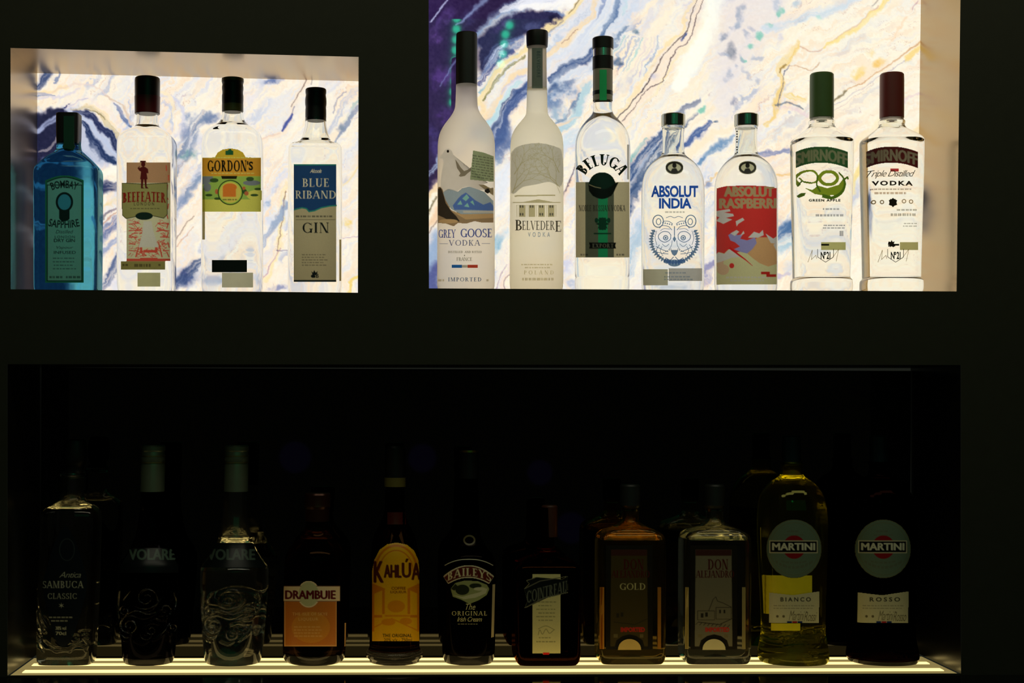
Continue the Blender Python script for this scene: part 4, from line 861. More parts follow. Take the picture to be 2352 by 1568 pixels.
b.decal('bird_wing', [[(1046, 366), (1052, 374), (1058, 384), (1066, 393), (1074, 390), (1082, 384), (1082, 392), (1074, 398), (1068, 404), (1058, 406), (1054, 404), (1058, 398), (1050, 386)]], P((112, 106, 96), .5), 2)
b.decal('bird_eye', [ell(1029.5, 347.5, 2.6, 3.2)], I((30, 30, 26)), 2)
b.decal('bird_tail', [[(1098, 424), (1112, 424), (1126, 432), (1134, 430), (1134, 450), (1120, 440)]], P((116, 106, 84), .5), 2, lb); b.decal('bird_tail', [[(1114, 434), (1122, 432), (1126, 440), (1120, 445), (1112, 440)]], I((44, 40, 36)), 3, lb)
bk = b.decal('back_label', [[(1086, 345), (1110, 350), (1134, 359), (1134, 418), (1110, 416), (1079, 413)]], P((120, 132, 108), .5), 2)
b.decal('small_print', sum([fit(textline(0, 44, 0, 2, k), 1086-k*.4, 1132, 356+k*6, 358.4+k*6, slope(1086, .16)) for k in range(9)], []), P((86, 98, 78), .4, 1.4), 1, bk)
blu = P((84, 98, 172), .45, 2.0); gry = P((124, 122, 110), .45, 2.2)
lt = b.decal('lettering', SF('GREY', (1008, 1047, 527, 546), .17, .08, .04)+SF('GOOSE', (1058, 1129, 525, 545), .17, .08, .04), blu, 1)
b.decal('lettering', SF('VODKA', (1031, 1103, 551, 564), .15, .06, .16)+[rect(1010, 559, 1029, 560), rect(1106, 558.6, 1125, 559.6)], P((108, 114, 150), .45, 2.2), 1)
b.decal('lettering', SF('DISTILLED', (1030, 1063, 576, 581), .2, .1, .1)+SF('AND', (1067, 1081, 576, 581), .2, .1, .1)+SF('BOTTLED', (1084, 1106, 576, 581), .2, .1, .1)+SF('FRANCE', (1049, 1084, 591, 599), .16, .07, .02)+[rect(1066, 585, 1068, 588)], gry, 1)
fl = b.decal('flag_stripe', [rect(1038, 608, 1061, 615)], P((30, 90, 200), .45, 2.4), 1); b.decal('flag_stripe', [rect(1061, 608.5, 1074, 614.5)], P((176, 170, 150), .5), 1); b.decal('flag_stripe', [rect(1074, 608, 1097, 615)], P((230, 60, 44), .45, 2.4), 1)
b.decal('lettering', SF('IMPORTED', (1030, 1105, 637, 646), .17, .08, .2), P((96, 116, 152), .45, 2.2), 1)
b.decal('lettering', textline(1007, 1023, 641, 5, 2)+textline(1117, 1130, 641, 5, 4), P((150, 144, 120), .5), 1)

GU = 1.9
fr2 = frosted((253, 250, 238), .6)
b = Bottle('vodka_bottle', 'frosted white bottle engraved with bare trees and a columned mansion', 'bottle', VOD, 1232, UD, zfloor(RN, 1232),
  [(203, 23), (256, 24), (266, 26), (280, 38), (296, 51), (312, 58), (330, 60.5), (360, 61), (640, 61.5), (656, 61), (674, 58)])
b.body(fr2)
b.part('neck', [(104, 21), (204, 22.5)], frosted((216, 210, 198), .75), rnd=0)
cap = b.part('cap', [(72, 23), (74, 25), (92, 25), (108, 24)], blackcap)
nl = b.decal('neck_label', [rect(1222, 110, 1247, 204)], P((104, 120, 112), .5, 1.3), 1); b.decal('small_print', SS('BELVEDERE', (0, 70, 0, 8), .02, 1.2) and [[(1237-(y-0), 118+x) for x, y in p] for p in fit(sans_polys('BELVEDERE', .02, 1.2), 0, 60, -4, 4)], P((60, 84, 84), .4, 1.2), 2, nl)
tw = []; rt = random.Random(5)
def branch(x, y, a, L_, w, d):
    global tw
    x2, y2 = x+L_*math.cos(a), y-L_*math.sin(a); x2 = max(1178, min(1286, x2)); tw += stroke([(x, y), ((x+x2)/2+rt.uniform(-1, 1), (y+y2)/2), (x2, y2)], (w, w*.7))
    if d and y2 > 325:
        for s_ in ((-.45, .4) if d > 1 else (-.5, .45, 0)): branch(x2, y2, a+s_+rt.uniform(-.2, .2), L_*rt.uniform(.62, .88), w*.72, d-1)
for (x, y, a) in ((1178, 442, 1.25), (1180, 436, .75), (1286, 444, 1.9), (1286, 430, 2.4), (1182, 400, 1.0), (1284, 396, 2.0)): branch(x, y, a, 30, 1.6, 5)
sc_ = b.decal('engraving_shade', [crom([(1174, 352), (1190, 336), (1232, 328), (1274, 336), (1291, 352), (1291, 424), (1262, 418), (1230, 424), (1200, 430), (1174, 442), (1174, 352)], 4)], P((216, 212, 188), .62, 2.7), 0, None, 7, 12)
b.decal('engraved_trees', tw, P((146, 142, 112), .5, 2.2), 1, sc_)
b.decal('engraved_mansion', [[(1182, 448), (1276, 446), (1276, 450), (1182, 452)], rect(1178, 463, 1288, 466), [(1204, 463), (1236, 457), (1268, 463)], rect(1178, 470, 1288, 471.5)]+[rect(x, 470, x+2, 498) for x in (1187, 1210, 1232, 1254, 1276)]+[rect(1192, 470, 1208, 498), rect(1236, 470, 1252, 498), rect(1214, 470, 1230, 498), rect(1258, 470, 1274, 498)], P((176, 172, 146), .55, 2.0), 1, sc_)
b.decal('engraved_windows', [rect(x+i*5.5, y, x+i*5.5+3, y+6) for x in (1194, 1217, 1239, 1262) for y in (471, 489) for i in (0, 1) if not (x == 1217 and y == 489)], P((92, 92, 90), .4, 1.4), 2, sc_)
b.decal('lettering', SF('B', (1184, 1199, 505, 529), .16, .06)+SF('ELVEDER', (1200, 1274, 507, 528), .14, .05, .06)+SF('E', (1275, 1288, 507, 532), .15, .06), P((82, 78, 66), .4, 1.4), 1)
b.decal('lettering', SS('VODKA', (1213, 1263, 533, 544), .01, 1.9), P((130, 144, 180), .5, 2.4), 1)
b.decal('lettering', SF('POLAND', (1204, 1271, 621, 630), .14, .06, .5)+textline(1198, 1274, 606, 3, 4)+textline(1206, 1268, 613, 3, 6)+textline(1200, 1276, 638, 6, 2), P((190, 180, 150), .6, 1.9), 1)

GU = 2.9
b = Bottle('vodka_bottle', 'tall clear bottle with silver label, dark round badge and arched lettering', 'bottle', VOD, 1383, UD, zfloor(RN, 1383),
  [(150, 20), (232, 21), (254, 21.5), (264, 25), (280, 41), (298, 54), (316, 61), (336, 63), (360, 63), (632, 62.5), (637, 60.5), (641, 62.5), (660, 62.5), (676, 59)])
b.body(clear)
cap = b.part('cap', [(87, 22), (89, 24), (113, 24)], blackcap, rnd=0); b.part('cap_band', [(113, 22.5), (132, 22.5)], silver, cap, 0); b.part('cap_skirt', [(131, 23.5), (160, 23.5)], blackcap, cap, 0)
nk = b.part('neck_label', [(160, 22.5), (232, 22.5)], solid((150, 146, 128), .55, .1), rnd=0, top=False, bot=False)
b.part('neck_ring', [(210, 23), (219, 23)], solid((18, 30, 24), .4), nk, 0, top=False, bot=False)
b.decal('neck_reflection', [rect(1378, 161, 1392, 231)], ((30, 190, 110), .1, .03, .45), 9, nk)  # green lamp's reflection, painted onto the silver neck label
lb = b.decal('label', [rect(1322, 418, 1446, 592)], P((138, 132, 108)), 0)
b.decal('label_shade', [rect(1345, 418, 1410, 592)], P((66, 72, 58), g=2.0), 1, lb)
b.decal('label_reflection', [rect(1374, 420, 1396, 592)], P((20, 104, 66), g=2.2), 2, lb)  # green room reflection put into the silver label's colour
bd = b.decal('badge', [ell(1383, 426, 31, 31)], I((10, 40, 30)), 4, lb); b.decal('badge_wave', [[(1352, 424), (1362, 430), (1376, 434), (1392, 434), (1404, 428), (1414, 420), (1421, 418), (1413, 434), (1404, 450), (1383, 457), (1362, 450), (1353, 438)]], I((6, 16, 12)), 5, bd)
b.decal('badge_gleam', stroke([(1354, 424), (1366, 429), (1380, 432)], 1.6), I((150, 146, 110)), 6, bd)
b.decal('lettering', SF('BELUGA', (1335, 1433, 362, 388), .24, .08, .12, arcfn(1383, 424, 46, 386)), I((8, 34, 24)), 1)
b.decal('lettering', SF('NOBLE RUSSIAN VODKA', (1330, 1436, 471, 485), .2, .08, .08), I((40, 40, 30)), 3, lb)
b.decal('crest', [star(1384, 514, 9, 16, 8), rect(1376, 500, 1392, 528), rect(1364, 535, 1404, 538), ell(1370, 506, 4, 6), ell(1398, 506, 4, 6)], I((8, 60, 40)), 3, lb)
b.decal('export_box', [[(1353, 557), (1415, 557), (1413, 564), (1415, 571), (1353, 571), (1355, 564)]], I((8, 12, 8)), 3, lb)
b.decal('lettering', SF('EXPORT', (1361, 1409, 559.5, 568.5), .2, .1, .16), P((96, 100, 84), .3, 1.0), 4, lb)
b.decal('label_foot', [rect(1342, 590.5, 1424, 592)]+textline(1334, 1352, 583, 4, 1)+textline(1416, 1436, 583, 4, 2), I((26, 30, 20)), 3, lb)
b.decal('side_label_or_glow', [rect(1440, 332, 1444.6, 412)], P((176, 172, 160), .6), 0)

GU = 2.5
def apothecary(cx, label):
    b = Bottle('vodka_bottle', label, 'bottle', VOD, cx, UD, zfloor(RN, cx),
      [(288, 24), (296, 25.5), (300, 24), (346, 24.5), (356, 27), (362, 34), (372, 47), (388, 60), (408, 68.5), (430, 71), (460, 71.5), (640, 71), (660, 70.5), (676, 67)])
    b.body(glass((.965, .97, .95), 1.36), (360, 296))
    b.part('cap', [(263, 26), (265, 27.5), (289, 27.5), (291, 26.5)], solid((176, 178, 168), .16, 1.0), rnd=0)
    me = b.decal('medallion', [ell(cx+4, 385, 21, 16)], P((180, 170, 140), .5), 0); b.decal('medallion_rim', ring(cx+4, 385, 20, 14.5, 5), I((44, 42, 34)), 1, me)
    b.decal('medallion_bust', [ell(cx+4, 380, 5, 6), [(cx-5, 395), (cx-1, 387), (cx+8, 386), (cx+13, 395)]], I((18, 18, 14)), 1, me)
    return b
b = apothecary(1545, 'short clear round-shouldered bottle printed with a blue tiger head')
b.decal('back_label', [rect(1476, 618, 1534, 655)], P((190, 188, 150), .5, 2.4), 0); b.decal('back_label', [rect(1536, 616, 1612, 645)], P((226, 214, 176), .5, 2.6), 0)
b.decal('lettering', SS('ABSOLUT', (1496, 1603, 426, 453), .035, .95)+SS('INDIA', (1514, 1588, 455, 479), .035, .95), P((30, 74, 180), .35, 2.6), 1)
b.decal('lettering', textline(1528, 1578, 485, 4, 3), P((206, 186, 160), .6), 1)
TB = P((74, 98, 188), .4, 2.6); tg = []
for k in range(34):
    a = math.radians(-58+k*296/33-90+32-28); a = math.radians(205-k*230/33)
    x, y = 1549+52*math.cos(a), 552+50*math.sin(a)
    if y < 512: continue
    tg.append([(x-4*math.sin(a)-1*math.cos(a), y+4*math.cos(a)), (x+7*math.cos(a), y+7*math.sin(a)), (x+3.4*math.sin(a), y-3.4*math.cos(a)), (x-5*math.cos(a), y-5*math.sin(a))])
for sx in (-1, 1):
    X = lambda v: 1549+sx*v
    tg += ring(X(37), 508, 13, 15, 2.2)+ring(X(36), 509, 6, 8, 1.8)
    tg += stroke([(X(8), 540), (X(14), 533), (X(26), 532), (X(36), 540), (X(34), 550), (X(22), 556), (X(10), 550), (X(8), 540)], 1.58, True)+ring(X(20), 546, 6, 6, 2.2)+[ell(X(20), 546, 2.4)]
    tg += stroke([(X(6), 528), (X(14), 520), (X(28), 518), (X(34), 524)], 1.44, True)+stroke([(X(4), 514), (X(14), 508), (X(26), 508)], 1.44, True)+stroke([(X(10), 526), (X(24), 525), (X(32), 530)], 1.01, True)
    tg += stroke([(X(40), 530), (X(44), 546), (X(40), 562)], 1.15, True)+stroke([(X(34), 562), (X(40), 572), (X(38), 584), (X(28), 592)], 1.30, True)+stroke([(X(28), 566), (X(32), 576), (X(26), 588)], 1.15, True)+stroke([(X(12), 560), (X(20), 566), (X(28), 560)], 1.15, True)+stroke([(X(14), 578), (X(26), 574), (X(42), 566)], 1.5)+stroke([(X(14), 583), (X(26), 582), (X(44), 578)], 1.5)
    tg += [ell(X(6+i*5), 516-i*1.2, 1.6) for i in range(5)]+[ell(X(8+i*4), 572+i*2, 1.2) for i in range(5)]+stroke([(X(2), 590), (X(10), 597), (X(20), 592)], 1.73, True)
    tg += stroke([(X(5), 552), (X(7), 564), (X(13), 574)], 1.15, True)
tg += [[(1549, 541), (1553, 549), (1549, 556), (1545, 549)], [(1540, 574), (1558, 574), (1554, 584), (1549, 588), (1544, 584)]]+stroke([(1549, 520), (1549, 541)], 2)+[ell(1549, 604, 15, 8), ell(1532, 600, 8, 5), ell(1566, 600, 8, 5)]+stroke([(1530, 500), (1540, 497), (1549, 500), (1558, 497), (1568, 500)], 1.30, True)
b.decal('tiger_head', tg, P((92, 116, 206), .4, 3.2), 1, None, 9, 18)
b.decal('small_print', textline(1528, 1578, 625, 3, 3)+textline(1526, 1590, 634, 3, 6)+textline(1526, 1592, 640, 3, 8), P((116, 130, 150), .5), 1)
b = apothecary(1713, 'short clear round-shouldered bottle with splashed red print')
RD = P((214, 44, 42), .55, 2.3)
lb = b.decal('label', [[(1643, 432), (1668, 427), (1713, 425), (1760, 427), (1783, 432), (1784, 654), (1643, 654)]], P((184, 172, 128), .5), 0)
b.decal('label_red', [[(1643, 432), (1668, 427), (1713, 425), (1760, 427), (1783, 432), (1784, 545), (1778, 552), (1768, 545), (1758, 552), (1746, 556), (1734, 550), (1722, 560), (1735, 590), (1712, 575), (1690, 580), (1676, 570), (1664, 582), (1652, 578), (1643, 588)]], RD, 1, lb)
b.decal('label_peach', [[(1722, 560), (1740, 545), (1762, 545), (1784, 556), (1784, 606), (1764, 612), (1744, 604), (1728, 592), (1714, 580)]], P((222, 130, 92), .55), 1, lb)
b.decal('label_blue_splash', [[(1673, 540), (1684, 532), (1694, 540), (1706, 538), (1700, 548), (1716, 552), (1734, 545), (1738, 558), (1728, 572), (1716, 582), (1700, 578), (1686, 572), (1700, 566), (1688, 556), (1678, 552)]], P((116, 116, 196), .5), 2, lb)
b.decal('label_white_splash', [[(1644, 484), (1676, 480), (1678, 485), (1664, 488), (1684, 491), (1686, 496), (1668, 500), (1682, 504), (1662, 514), (1648, 506), (1654, 498), (1646, 494)], [(1690, 508), (1706, 500), (1710, 505), (1696, 514), (1692, 520)], [(1678, 536), (1692, 528), (1698, 532), (1688, 542)], [(1700, 542), (1708, 530), (1710, 536)], [(1718, 546), (1732, 532), (1744, 536), (1752, 528), (1754, 540), (1740, 546)], [(1758, 536), (1776, 548), (1784, 542), (1784, 560), (1770, 558)], [(1776, 562), (1784, 556), (1784, 580)], [(1643, 588), (1652, 579), (1664, 583), (1676, 572), (1690, 582), (1700, 590), (1680, 592), (1660, 600), (1643, 604)]], P((232, 210, 180), .7, 2.2), 3, lb)
b.decal('label_red_drops', [ell(1681, 610, 5.5, 6), ell(1657, 594, 7, 9)], RD, 1, lb); b.decal('label_pink_drop', [ell(1662, 619, 13, 12), ell(1655, 606, 8, 8)], P((240, 140, 116), .6), 1, lb)
b.decal('label_stroke', stroke([(1676, 570), (1690, 580), (1712, 596), (1728, 610)], (6, 1)), P((170, 20, 26), .5), 2, lb)
b.decal('lettering', SB('ABSOLUT', (1665, 1776, 429, 451), 2.0)+SB('RASPBERRI', (1655, 1781, 456, 478), 1.8), P((160, 140, 104), .45, 1.8), 3, lb)
b.decal('small_print', textline(1668, 1770, 635, 4, 3)+textline(1678, 1760, 643, 3, 6), P((236, 222, 180), .6), 3, lb); b.decal('small_print', [rect(1748, 624, 1768, 630), rect(1760, 630, 1782, 636)], P((146, 30, 24), .4), 3, lb)
b.decal('neck_print', textline(0, 60, 0, 4, 4) and [rect(1692, 300+k*6, 1695, 303+k*6) for k in range(9) if k != 5], I((60, 60, 50)), 0)

def rounded(cx, label, capc, band, bandm):
    b = Bottle('vodka_bottle', label, 'bottle', VOD, cx, UD, zfloor(RN, cx),
      [(262, 25), (276, 26), (278, 30), (284, 30), (287, 28), (290, 29), (296, 34), (306, 47), (316, 60), (322, 66), (330, 67), (380, 66.5), (500, 63.5), (636, 60.5), (640, 61), (644, 65), (650, 66), (666, 66), (676, 62)], .95, 3.2)
    b.body(clear, (300, 266))
    b.part('cap', [(169, 24), (172, 26.5), (186, 27), (271, 27), (272, 26)], capc, rnd=0)
    n = 16; top = [(cx-62+124*i/n, 336+13*(2*i/n-1)**2) for i in range(n+1)]
    lb = b.decal('label', [top+[(x, y+38) for x, y in top[::-1]]], bandm, 0)
    b.decal('lettering', SB('SMIRNOFF', (cx-55, cx+59, 343, 369), 1.4, 1.0, bow(cx, 62, 12)), band, 2, lb)
    b.decal('crest', [rect(cx+0, 560, cx+18, 564)]+SS('Nº 21', (cx-1, cx+21, 578, 595), .03, .8)+stroke([(cx-8, 572), (cx-8, 590), (cx+10, 602), (cx+28, 590), (cx+28, 572)], 1.2), I((40, 40, 28)), 1)
    b.decal('signature', stroke([(cx-30, 602), (cx-20, 574), (cx-22, 596), (cx-12, 586), (cx-10, 594)], 1)+stroke([(cx+24, 594), (cx+40, 572), (cx+34, 600)], 1), P((150, 136, 100), .5), 1)
    return b
b = rounded(1886, 'clear bottle with green cap, green band and curling green apple peel', solid((70, 96, 48), .42), P((98, 104, 78), .3, 1.9), P((44, 84, 46), .42, 1.5))
GA = P((134, 158, 40), .5, 1.5); GD = P((84, 122, 30), .45, 1.4)
ap = b.decal('peel_picture', stroke([(1838, 424), (1832, 408), (1842, 396), (1864, 392), (1876, 400), (1878, 414), (1866, 420), (1848, 418), (1838, 408)], (7, 3), True)+ring(1903, 409, 24, 19, 8)+[[(1846, 430), (1866, 436), (1880, 426), (1900, 432), (1926, 424), (1938, 408), (1942, 420), (1934, 438), (1918, 448), (1894, 450), (1872, 446), (1862, 440)]], GA, 1)
b.decal('peel_shade', stroke([(1926, 396), (1936, 408), (1940, 424), (1932, 442), (1912, 454), (1890, 450)], (3, 9), True)+stroke([(1878, 404), (1876, 424), (1884, 440)], 4, True)+stroke([(1936, 414), (1946, 406), (1947, 412)], 4)+[[(1834, 448), (1842, 442), (1852, 443), (1848, 450), (1838, 454)]]+stroke([(1836, 426), (1842, 416), (1866, 420)], 3), GD, 2, ap)
b.decal('lettering', SS('GREEN APPLE', (1858, 1930, 457, 463), .05, 1.25), I((44, 50, 20)), 1)
b.decal('small_print', textline(1890, 1930, 478, 4, 1)+textline(1874, 1942, 492, 5, 2)+textline(1892, 1942, 516, 3, 3)+textline(1890, 1942, 522, 3, 4)+textline(1928, 1942, 530, 12, 5), P((110, 116, 130), .5), 1)
b.decal('volume_label', [rect(1886, 556, 1942, 574)], P((168, 164, 112), .55), 0)
b = rounded(2047, 'clear bottle with dark red cap and dark red band beside the right wall', solid((104, 36, 32), .42), P((100, 94, 78), .3, 1.9), P((74, 20, 20), .42, 1.4))
b.decal('lettering', SS('VODKA', (2004, 2096, 415, 426), .04, 1.3, 0, bow(2047, 60, 1)), I((50, 34, 22)), 1)
b.decal('lettering', SS('Triple Distilled', (1996, 2102, 391, 410), -.005, .85, .5), I((84, 84, 76)), 1); b.decal('lettering', textline(2002, 2098, 433, 3, 2), P((130, 110, 90), .5), 1)
b.decal('lettering', textline(2010, 2084, 441, 5, 7), P((214, 130, 100), .55), 1); b.decal('red_tab', [rect(2045, 387, 2064, 394)], P((206, 50, 56), .45), 1)
b.decal('crest_row', [star(2051, 465, 8, 11, 6), rect(2044, 457, 2057, 472)], I((50, 36, 22)), 1); b.decal('crest_row', ring(2008, 464, 5, 5, 2.4)+ring(2026, 464, 5, 5, 2.4)+ring(2076, 462, 5, 5, 2)+ring(2092, 463, 5, 5, 2), P((140, 126, 104), .5), 1)
b.decal('crest_top', [star(2048, 560, 5, 9, 7), rect(2040, 563, 2056, 566)], I((50, 34, 22)), 1)
b.decal('small_print', textline(2060, 2106, 480, 4, 1)+textline(2046, 2106, 490, 6, 2)+textline(2076, 2106, 512, 2.4, 3)+textline(2074, 2106, 518, 2.4, 4), P((136, 134, 128), .5), 1)
b.decal('volume_label', [rect(2067, 556, 2108, 574)], P((168, 160, 112), .55), 0)

# ============ lower shelf
LD = .104; ZB = ZS
lclear = glass((.965, .965, .93), 1.38, haze=.008); 
dim = solid((30, 32, 28), .4)
b = Bottle('sambuca_bottle', 'clear bottle with dark pointed-oval label at far left of the lower shelf', 'bottle', LIQ, 153, LD, ZB,
  [(1080, 26), (1088, 29), (1094, 29), (1098, 26), (1140, 27), (1150, 31), (1162, 52), (1172, 63), (1182, 66), (1210, 67), (1350, 67.5), (1480, 66), (1512, 65), (1519, 62)], .8, 4, .03)
b.body(lclear, (1166, 1090), punt=.010, emboss=[spiral(98, 1460, 2, 8, 0, 1.3), spiral(184, 1456, 2, 9, 60, 1.4), spiral(206, 1454, 2, 8, 120, 1.2), [(100, 1470), (106, 1480), (110, 1486)], [(170, 1486), (178, 1476), (190, 1472), (206, 1478)], [(92, 1350), (100, 1400), (112, 1440)], [(92, 1400), (96, 1430), (104, 1446)], [(202, 1460), (210, 1474), (206, 1484)], [(128, 1476), (142, 1486), (154, 1476)]], eh=1.4)
b.part('stopper', [(1008, 18), (1012, 24), (1040, 27), (1062, 26), (1070, 20), (1086, 20)], blackcap, nq=(2.4, 1), dx=4)
lb = b.decal('label', [crom([(152, 1205), (172, 1240), (192, 1300), (200, 1340), (188, 1400), (168, 1460), (150, 1484), (130, 1474), (114, 1420), (100, 1350), (108, 1300), (130, 1235), (152, 1205)], 4)], Q((10, 14, 22), .05), 0)
li = Q((150, 150, 130), .06)
b.decal('lettering', SF('SAMBUCA', (98, 192, 1334, 1350), .16, .07)+SF('CLASSIC', (110, 176, 1362, 1375), .15, .06, .14)+SS('Antica', (136, 186, 1313, 1326), -.005, .9, .4)+textline(112, 170, 1416, 3, 2)+textline(118, 160, 1424, 3, 2)+SS('38% vol', (128, 152, 1438, 1446), .02)+SS('70cl', (128, 152, 1450, 1458), .02)+[star(141, 1390, 2, 7, 6)], li, 1, lb)
b.decal('emblem', ring(154, 1262, 18, 26, 2), Q((44, 50, 52)), 1, lb)

SWL = lambda c, d=0: [spiral(c-5, 1372, 4, 26, 200, 1.6), spiral(c-5, 1372, 12, 36, 200, .8), spiral(c-42, 1436, 3, 24, 20, 1.8), spiral(c+6, 1446, 2, 12, 90, 1.3), spiral(c+38, 1400, 3, 16, 0, 1.4), spiral(c-52, 1402, 2, 12, 120, 1.4), [(c-60, 1420), (c-30, 1402), (c, 1410), (c+30, 1398)], [(c-58, 1380), (c-48, 1366), (c-40, 1356)], [(c-30, 1392), (c-10, 1398), (c+14, 1390), (c+32, 1370)], [(c-66, 1450), (c-56, 1462), (c-44, 1464)], [(c+20, 1460), (c+34, 1450), (c+48, 1430)], [(c+56, 1360), (c+62, 1380), (c+58, 1400)], spiral(c+54, 1440, 2, 9, 0, 1.2), [(c-64, 1356), (c-68, 1390), (c-66, 1420)], [(c+4, 1425), (c+18, 1420), (c+30, 1424)], [(c-20, 1462), (c-4, 1468), (c+8, 1462)]]
capm = solid((112, 122, 100), .36, .6)
def liqueur(cx, lean, label, mat, hw, air):
    b = Bottle('liqueur_bottle', label, 'bottle', LIQ, cx, LD, ZB, [(1030, 24), (1128, 26), (1150, 26), (1180, 28), (1215, 33), (1246, 41), (1268, 53), (1290, 68), (1302, hw-1), (1312, hw), (1340, hw), (1420, hw-4), (1480, hw-9), (1510, hw-12), (1519, hw-16)], 1, 2, lean)
    b.body(mat, air, (grey_foot, 1504) if not air else None, .010, emboss=SWL(cx), eh=1.5)
    relief(b, 'embossed_swirls', SWL(cx), 3.0, 9)
    cap = b.part('cap', [(1022, 25), (1025, 27.5), (1034, 27.5), (1037, 26), (1046, 27.5), (1058, 27.5), (1062, 26.3), (1070, 27.6), (1128, 27.6)], capm, rnd=0)
    b.part('cap_groove', [(1045, 28), (1048, 28)], solid((160, 150, 96), .3, .9), cap, 0, top=False, bot=False); b.part('cap_groove', [(1060, 28), (1063, 28)], solid((160, 150, 96), .3, .9), cap, 0, top=False, bot=False)
    return b
b = liqueur(341, .02, 'very dark liqueur bottle with swirl relief and dull silver cap, second from left', glass((.055, .05, .07), 1.4, haze=.012), 71, None)
lb = b.decal('label', [[(302, 1258), (384, 1258), (410, 1300), (410, 1316), (276, 1316), (276, 1300)]], Q((12, 16, 18)), 0); b.decal('lettering', SB('VOLARE', (297, 401, 1261, 1285), 1.2), Q((74, 92, 78), .05), 1, lb)
b = liqueur(535, .015, 'clear liqueur bottle with raised swirls on its belly and dull silver cap', lclear, 78, (1244, 1032))
lb = b.decal('label', [[(496, 1246), (580, 1246), (612, 1304), (460, 1304)]], Q((14, 20, 20)), 0); b.decal('lettering', SB('VOLARE', (477, 585, 1261, 1285), 1.2), Q((66, 80, 70), .05), 1, lb)

b = Bottle('liqueur_bottle', 'squat dark bottle with orange label and white cross banner', 'bottle', LIQ, 721, LD, ZB,
  [(1140, 24), (1200, 26), (1216, 28), (1232, 36), (1250, 56), (1266, 68), (1282, 72), (1320, 73), (1460, 73), (1490, 72), (1508, 71), (1516, 66), (1519, 60)], 1, 2, .02)
b.body(glass((.16, .08, .04), 1.42, haze=.012), None, foot=(grey_foot, 1498), punt=.009)
b.part('cap', [(1132, 28), (1136, 30), (1158, 30), (1162, 31), (1168, 28), (1196, 28)], solid((58, 28, 16), .3, .6), rnd=0)
lb = b.decal('label', [rect(653, 1375, 774, 1485)], Q((214, 150, 84), .12), 0)
b.decal('label_field', [rect(656, 1376, 771, 1481)], Q((196, 112, 40), .12), 1, lb); b.decal('label_glow', [ell(714, 1440, 44, 36)], Q((206, 130, 44), .1), 2, lb)
b.decal('banner', [rect(650, 1345, 782, 1381), ell(709, 1364, 26, 31)], Q((232, 204, 160)), 3, lb)
b.decal('banner_edge', frame(650, 1345, 782, 1381, 1.4), Q((120, 60, 40)), 4, lb); b.decal('banner_disc', [ell(709, 1364, 23, 28)], Q((196, 188, 136)), 4, lb)
b.decal('lettering', SB('DRAMBUIE', (656, 770, 1356, 1375), 1.3), Q((96, 12, 16)), 5, lb)
b.decal('lettering', SS('THE ISLE OF SKYE', (672, 752, 1406, 1413), .015, 1.1)+SS('LIQUEUR', (686, 731, 1418, 1426), .02, 1.2)+sum([textline(676, 742, 1438+k*7, 3, k) for k in range(4)], []), Q((222, 164, 96)), 3, lb)
b.decal('side_label_or_glow', [rect(791, 1430, 795, 1484)], Q((222, 168, 100)), 0)

b = Bottle('coffee_liqueur_bottle', 'brown bottle with tall arched yellow label and flared foot ring', 'bottle', LIQ, 906, LD, ZB,
  [(1050, 20), (1130, 22), (1180, 23), (1210, 28), (1236, 42), (1260, 54), (1290, 57), (1478, 57), (1488, 58), (1494, 64), (1500, 66), (1508, 64), (1512, 58), (1519, 56)], 1, 2, .0)
b.body(glass((.12, .055, .02), 1.42), None, foot=(grey_foot, 1490), punt=.008)
cap = b.part('cap', [(1024, 22), (1028, 24), (1096, 24)], blackcap, rnd=0); b.part('cap_band', [(1096, 24.4), (1117, 24.4)], solid((96, 86, 36), .4), cap, 0)
b.decal('neck_label', [rect(890, 1176, 932, 1204)], Q((64, 16, 8)), 0)
lb = b.decal('label', [[(855, 1473), (855, 1310), (860, 1285), (872, 1262), (890, 1249), (911, 1245), (934, 1250), (951, 1264), (961, 1286), (964, 1310), (964, 1473)]], Q((236, 168, 8), .08), 0)
b.decal('label_arch', ring(910, 1312, 50, 62, 5, 180, 360)+ring(910, 1312, 40, 50, 3, 180, 360)+[rect(855, 1340, 860, 1450), rect(878, 1352, 884, 1410), rect(936, 1352, 942, 1410), rect(958, 1340, 964, 1450), rect(856, 1412, 878, 1418), rect(942, 1412, 964, 1418), [(858, 1340), (886, 1352), (858, 1364)], [(962, 1340), (934, 1352), (962, 1364)]], Q((212, 120, 8), .06), 1, lb)
b.decal('label_scene', [ell(910, 1392, 20, 14), rect(884, 1412, 942, 1416), ell(892, 1428, 16, 8), ell(932, 1426, 14, 8)]+stroke([(860, 1440), (900, 1420), (960, 1448)], 3), Q((222, 136, 8), .06), 1, lb)
b.decal('lettering', SB('K', (860, 880, 1289, 1337), 1.8)+SB('AHL', (883, 921, 1297, 1326), 1.6)+SB('Ú', (924, 943, 1283, 1326), 1.6)+SB('A', (946, 965, 1293, 1331), 1.6), Q((84, 28, 12)), 2, lb)
b.decal('lettering', SS('COFFEE', (899, 932, 1347, 1354), .03)+SS('LIQUEUR', (897, 934, 1356, 1363), .03), Q((140, 60, 10)), 2, lb)
b.decal('lettering', SS('THE ORIGINAL', (879, 946, 1455, 1463), .03, 1.05)+SS('20% v/v - 750ml', (882, 946, 1465, 1473), .01), Q((50, 28, 10)), 2, lb)

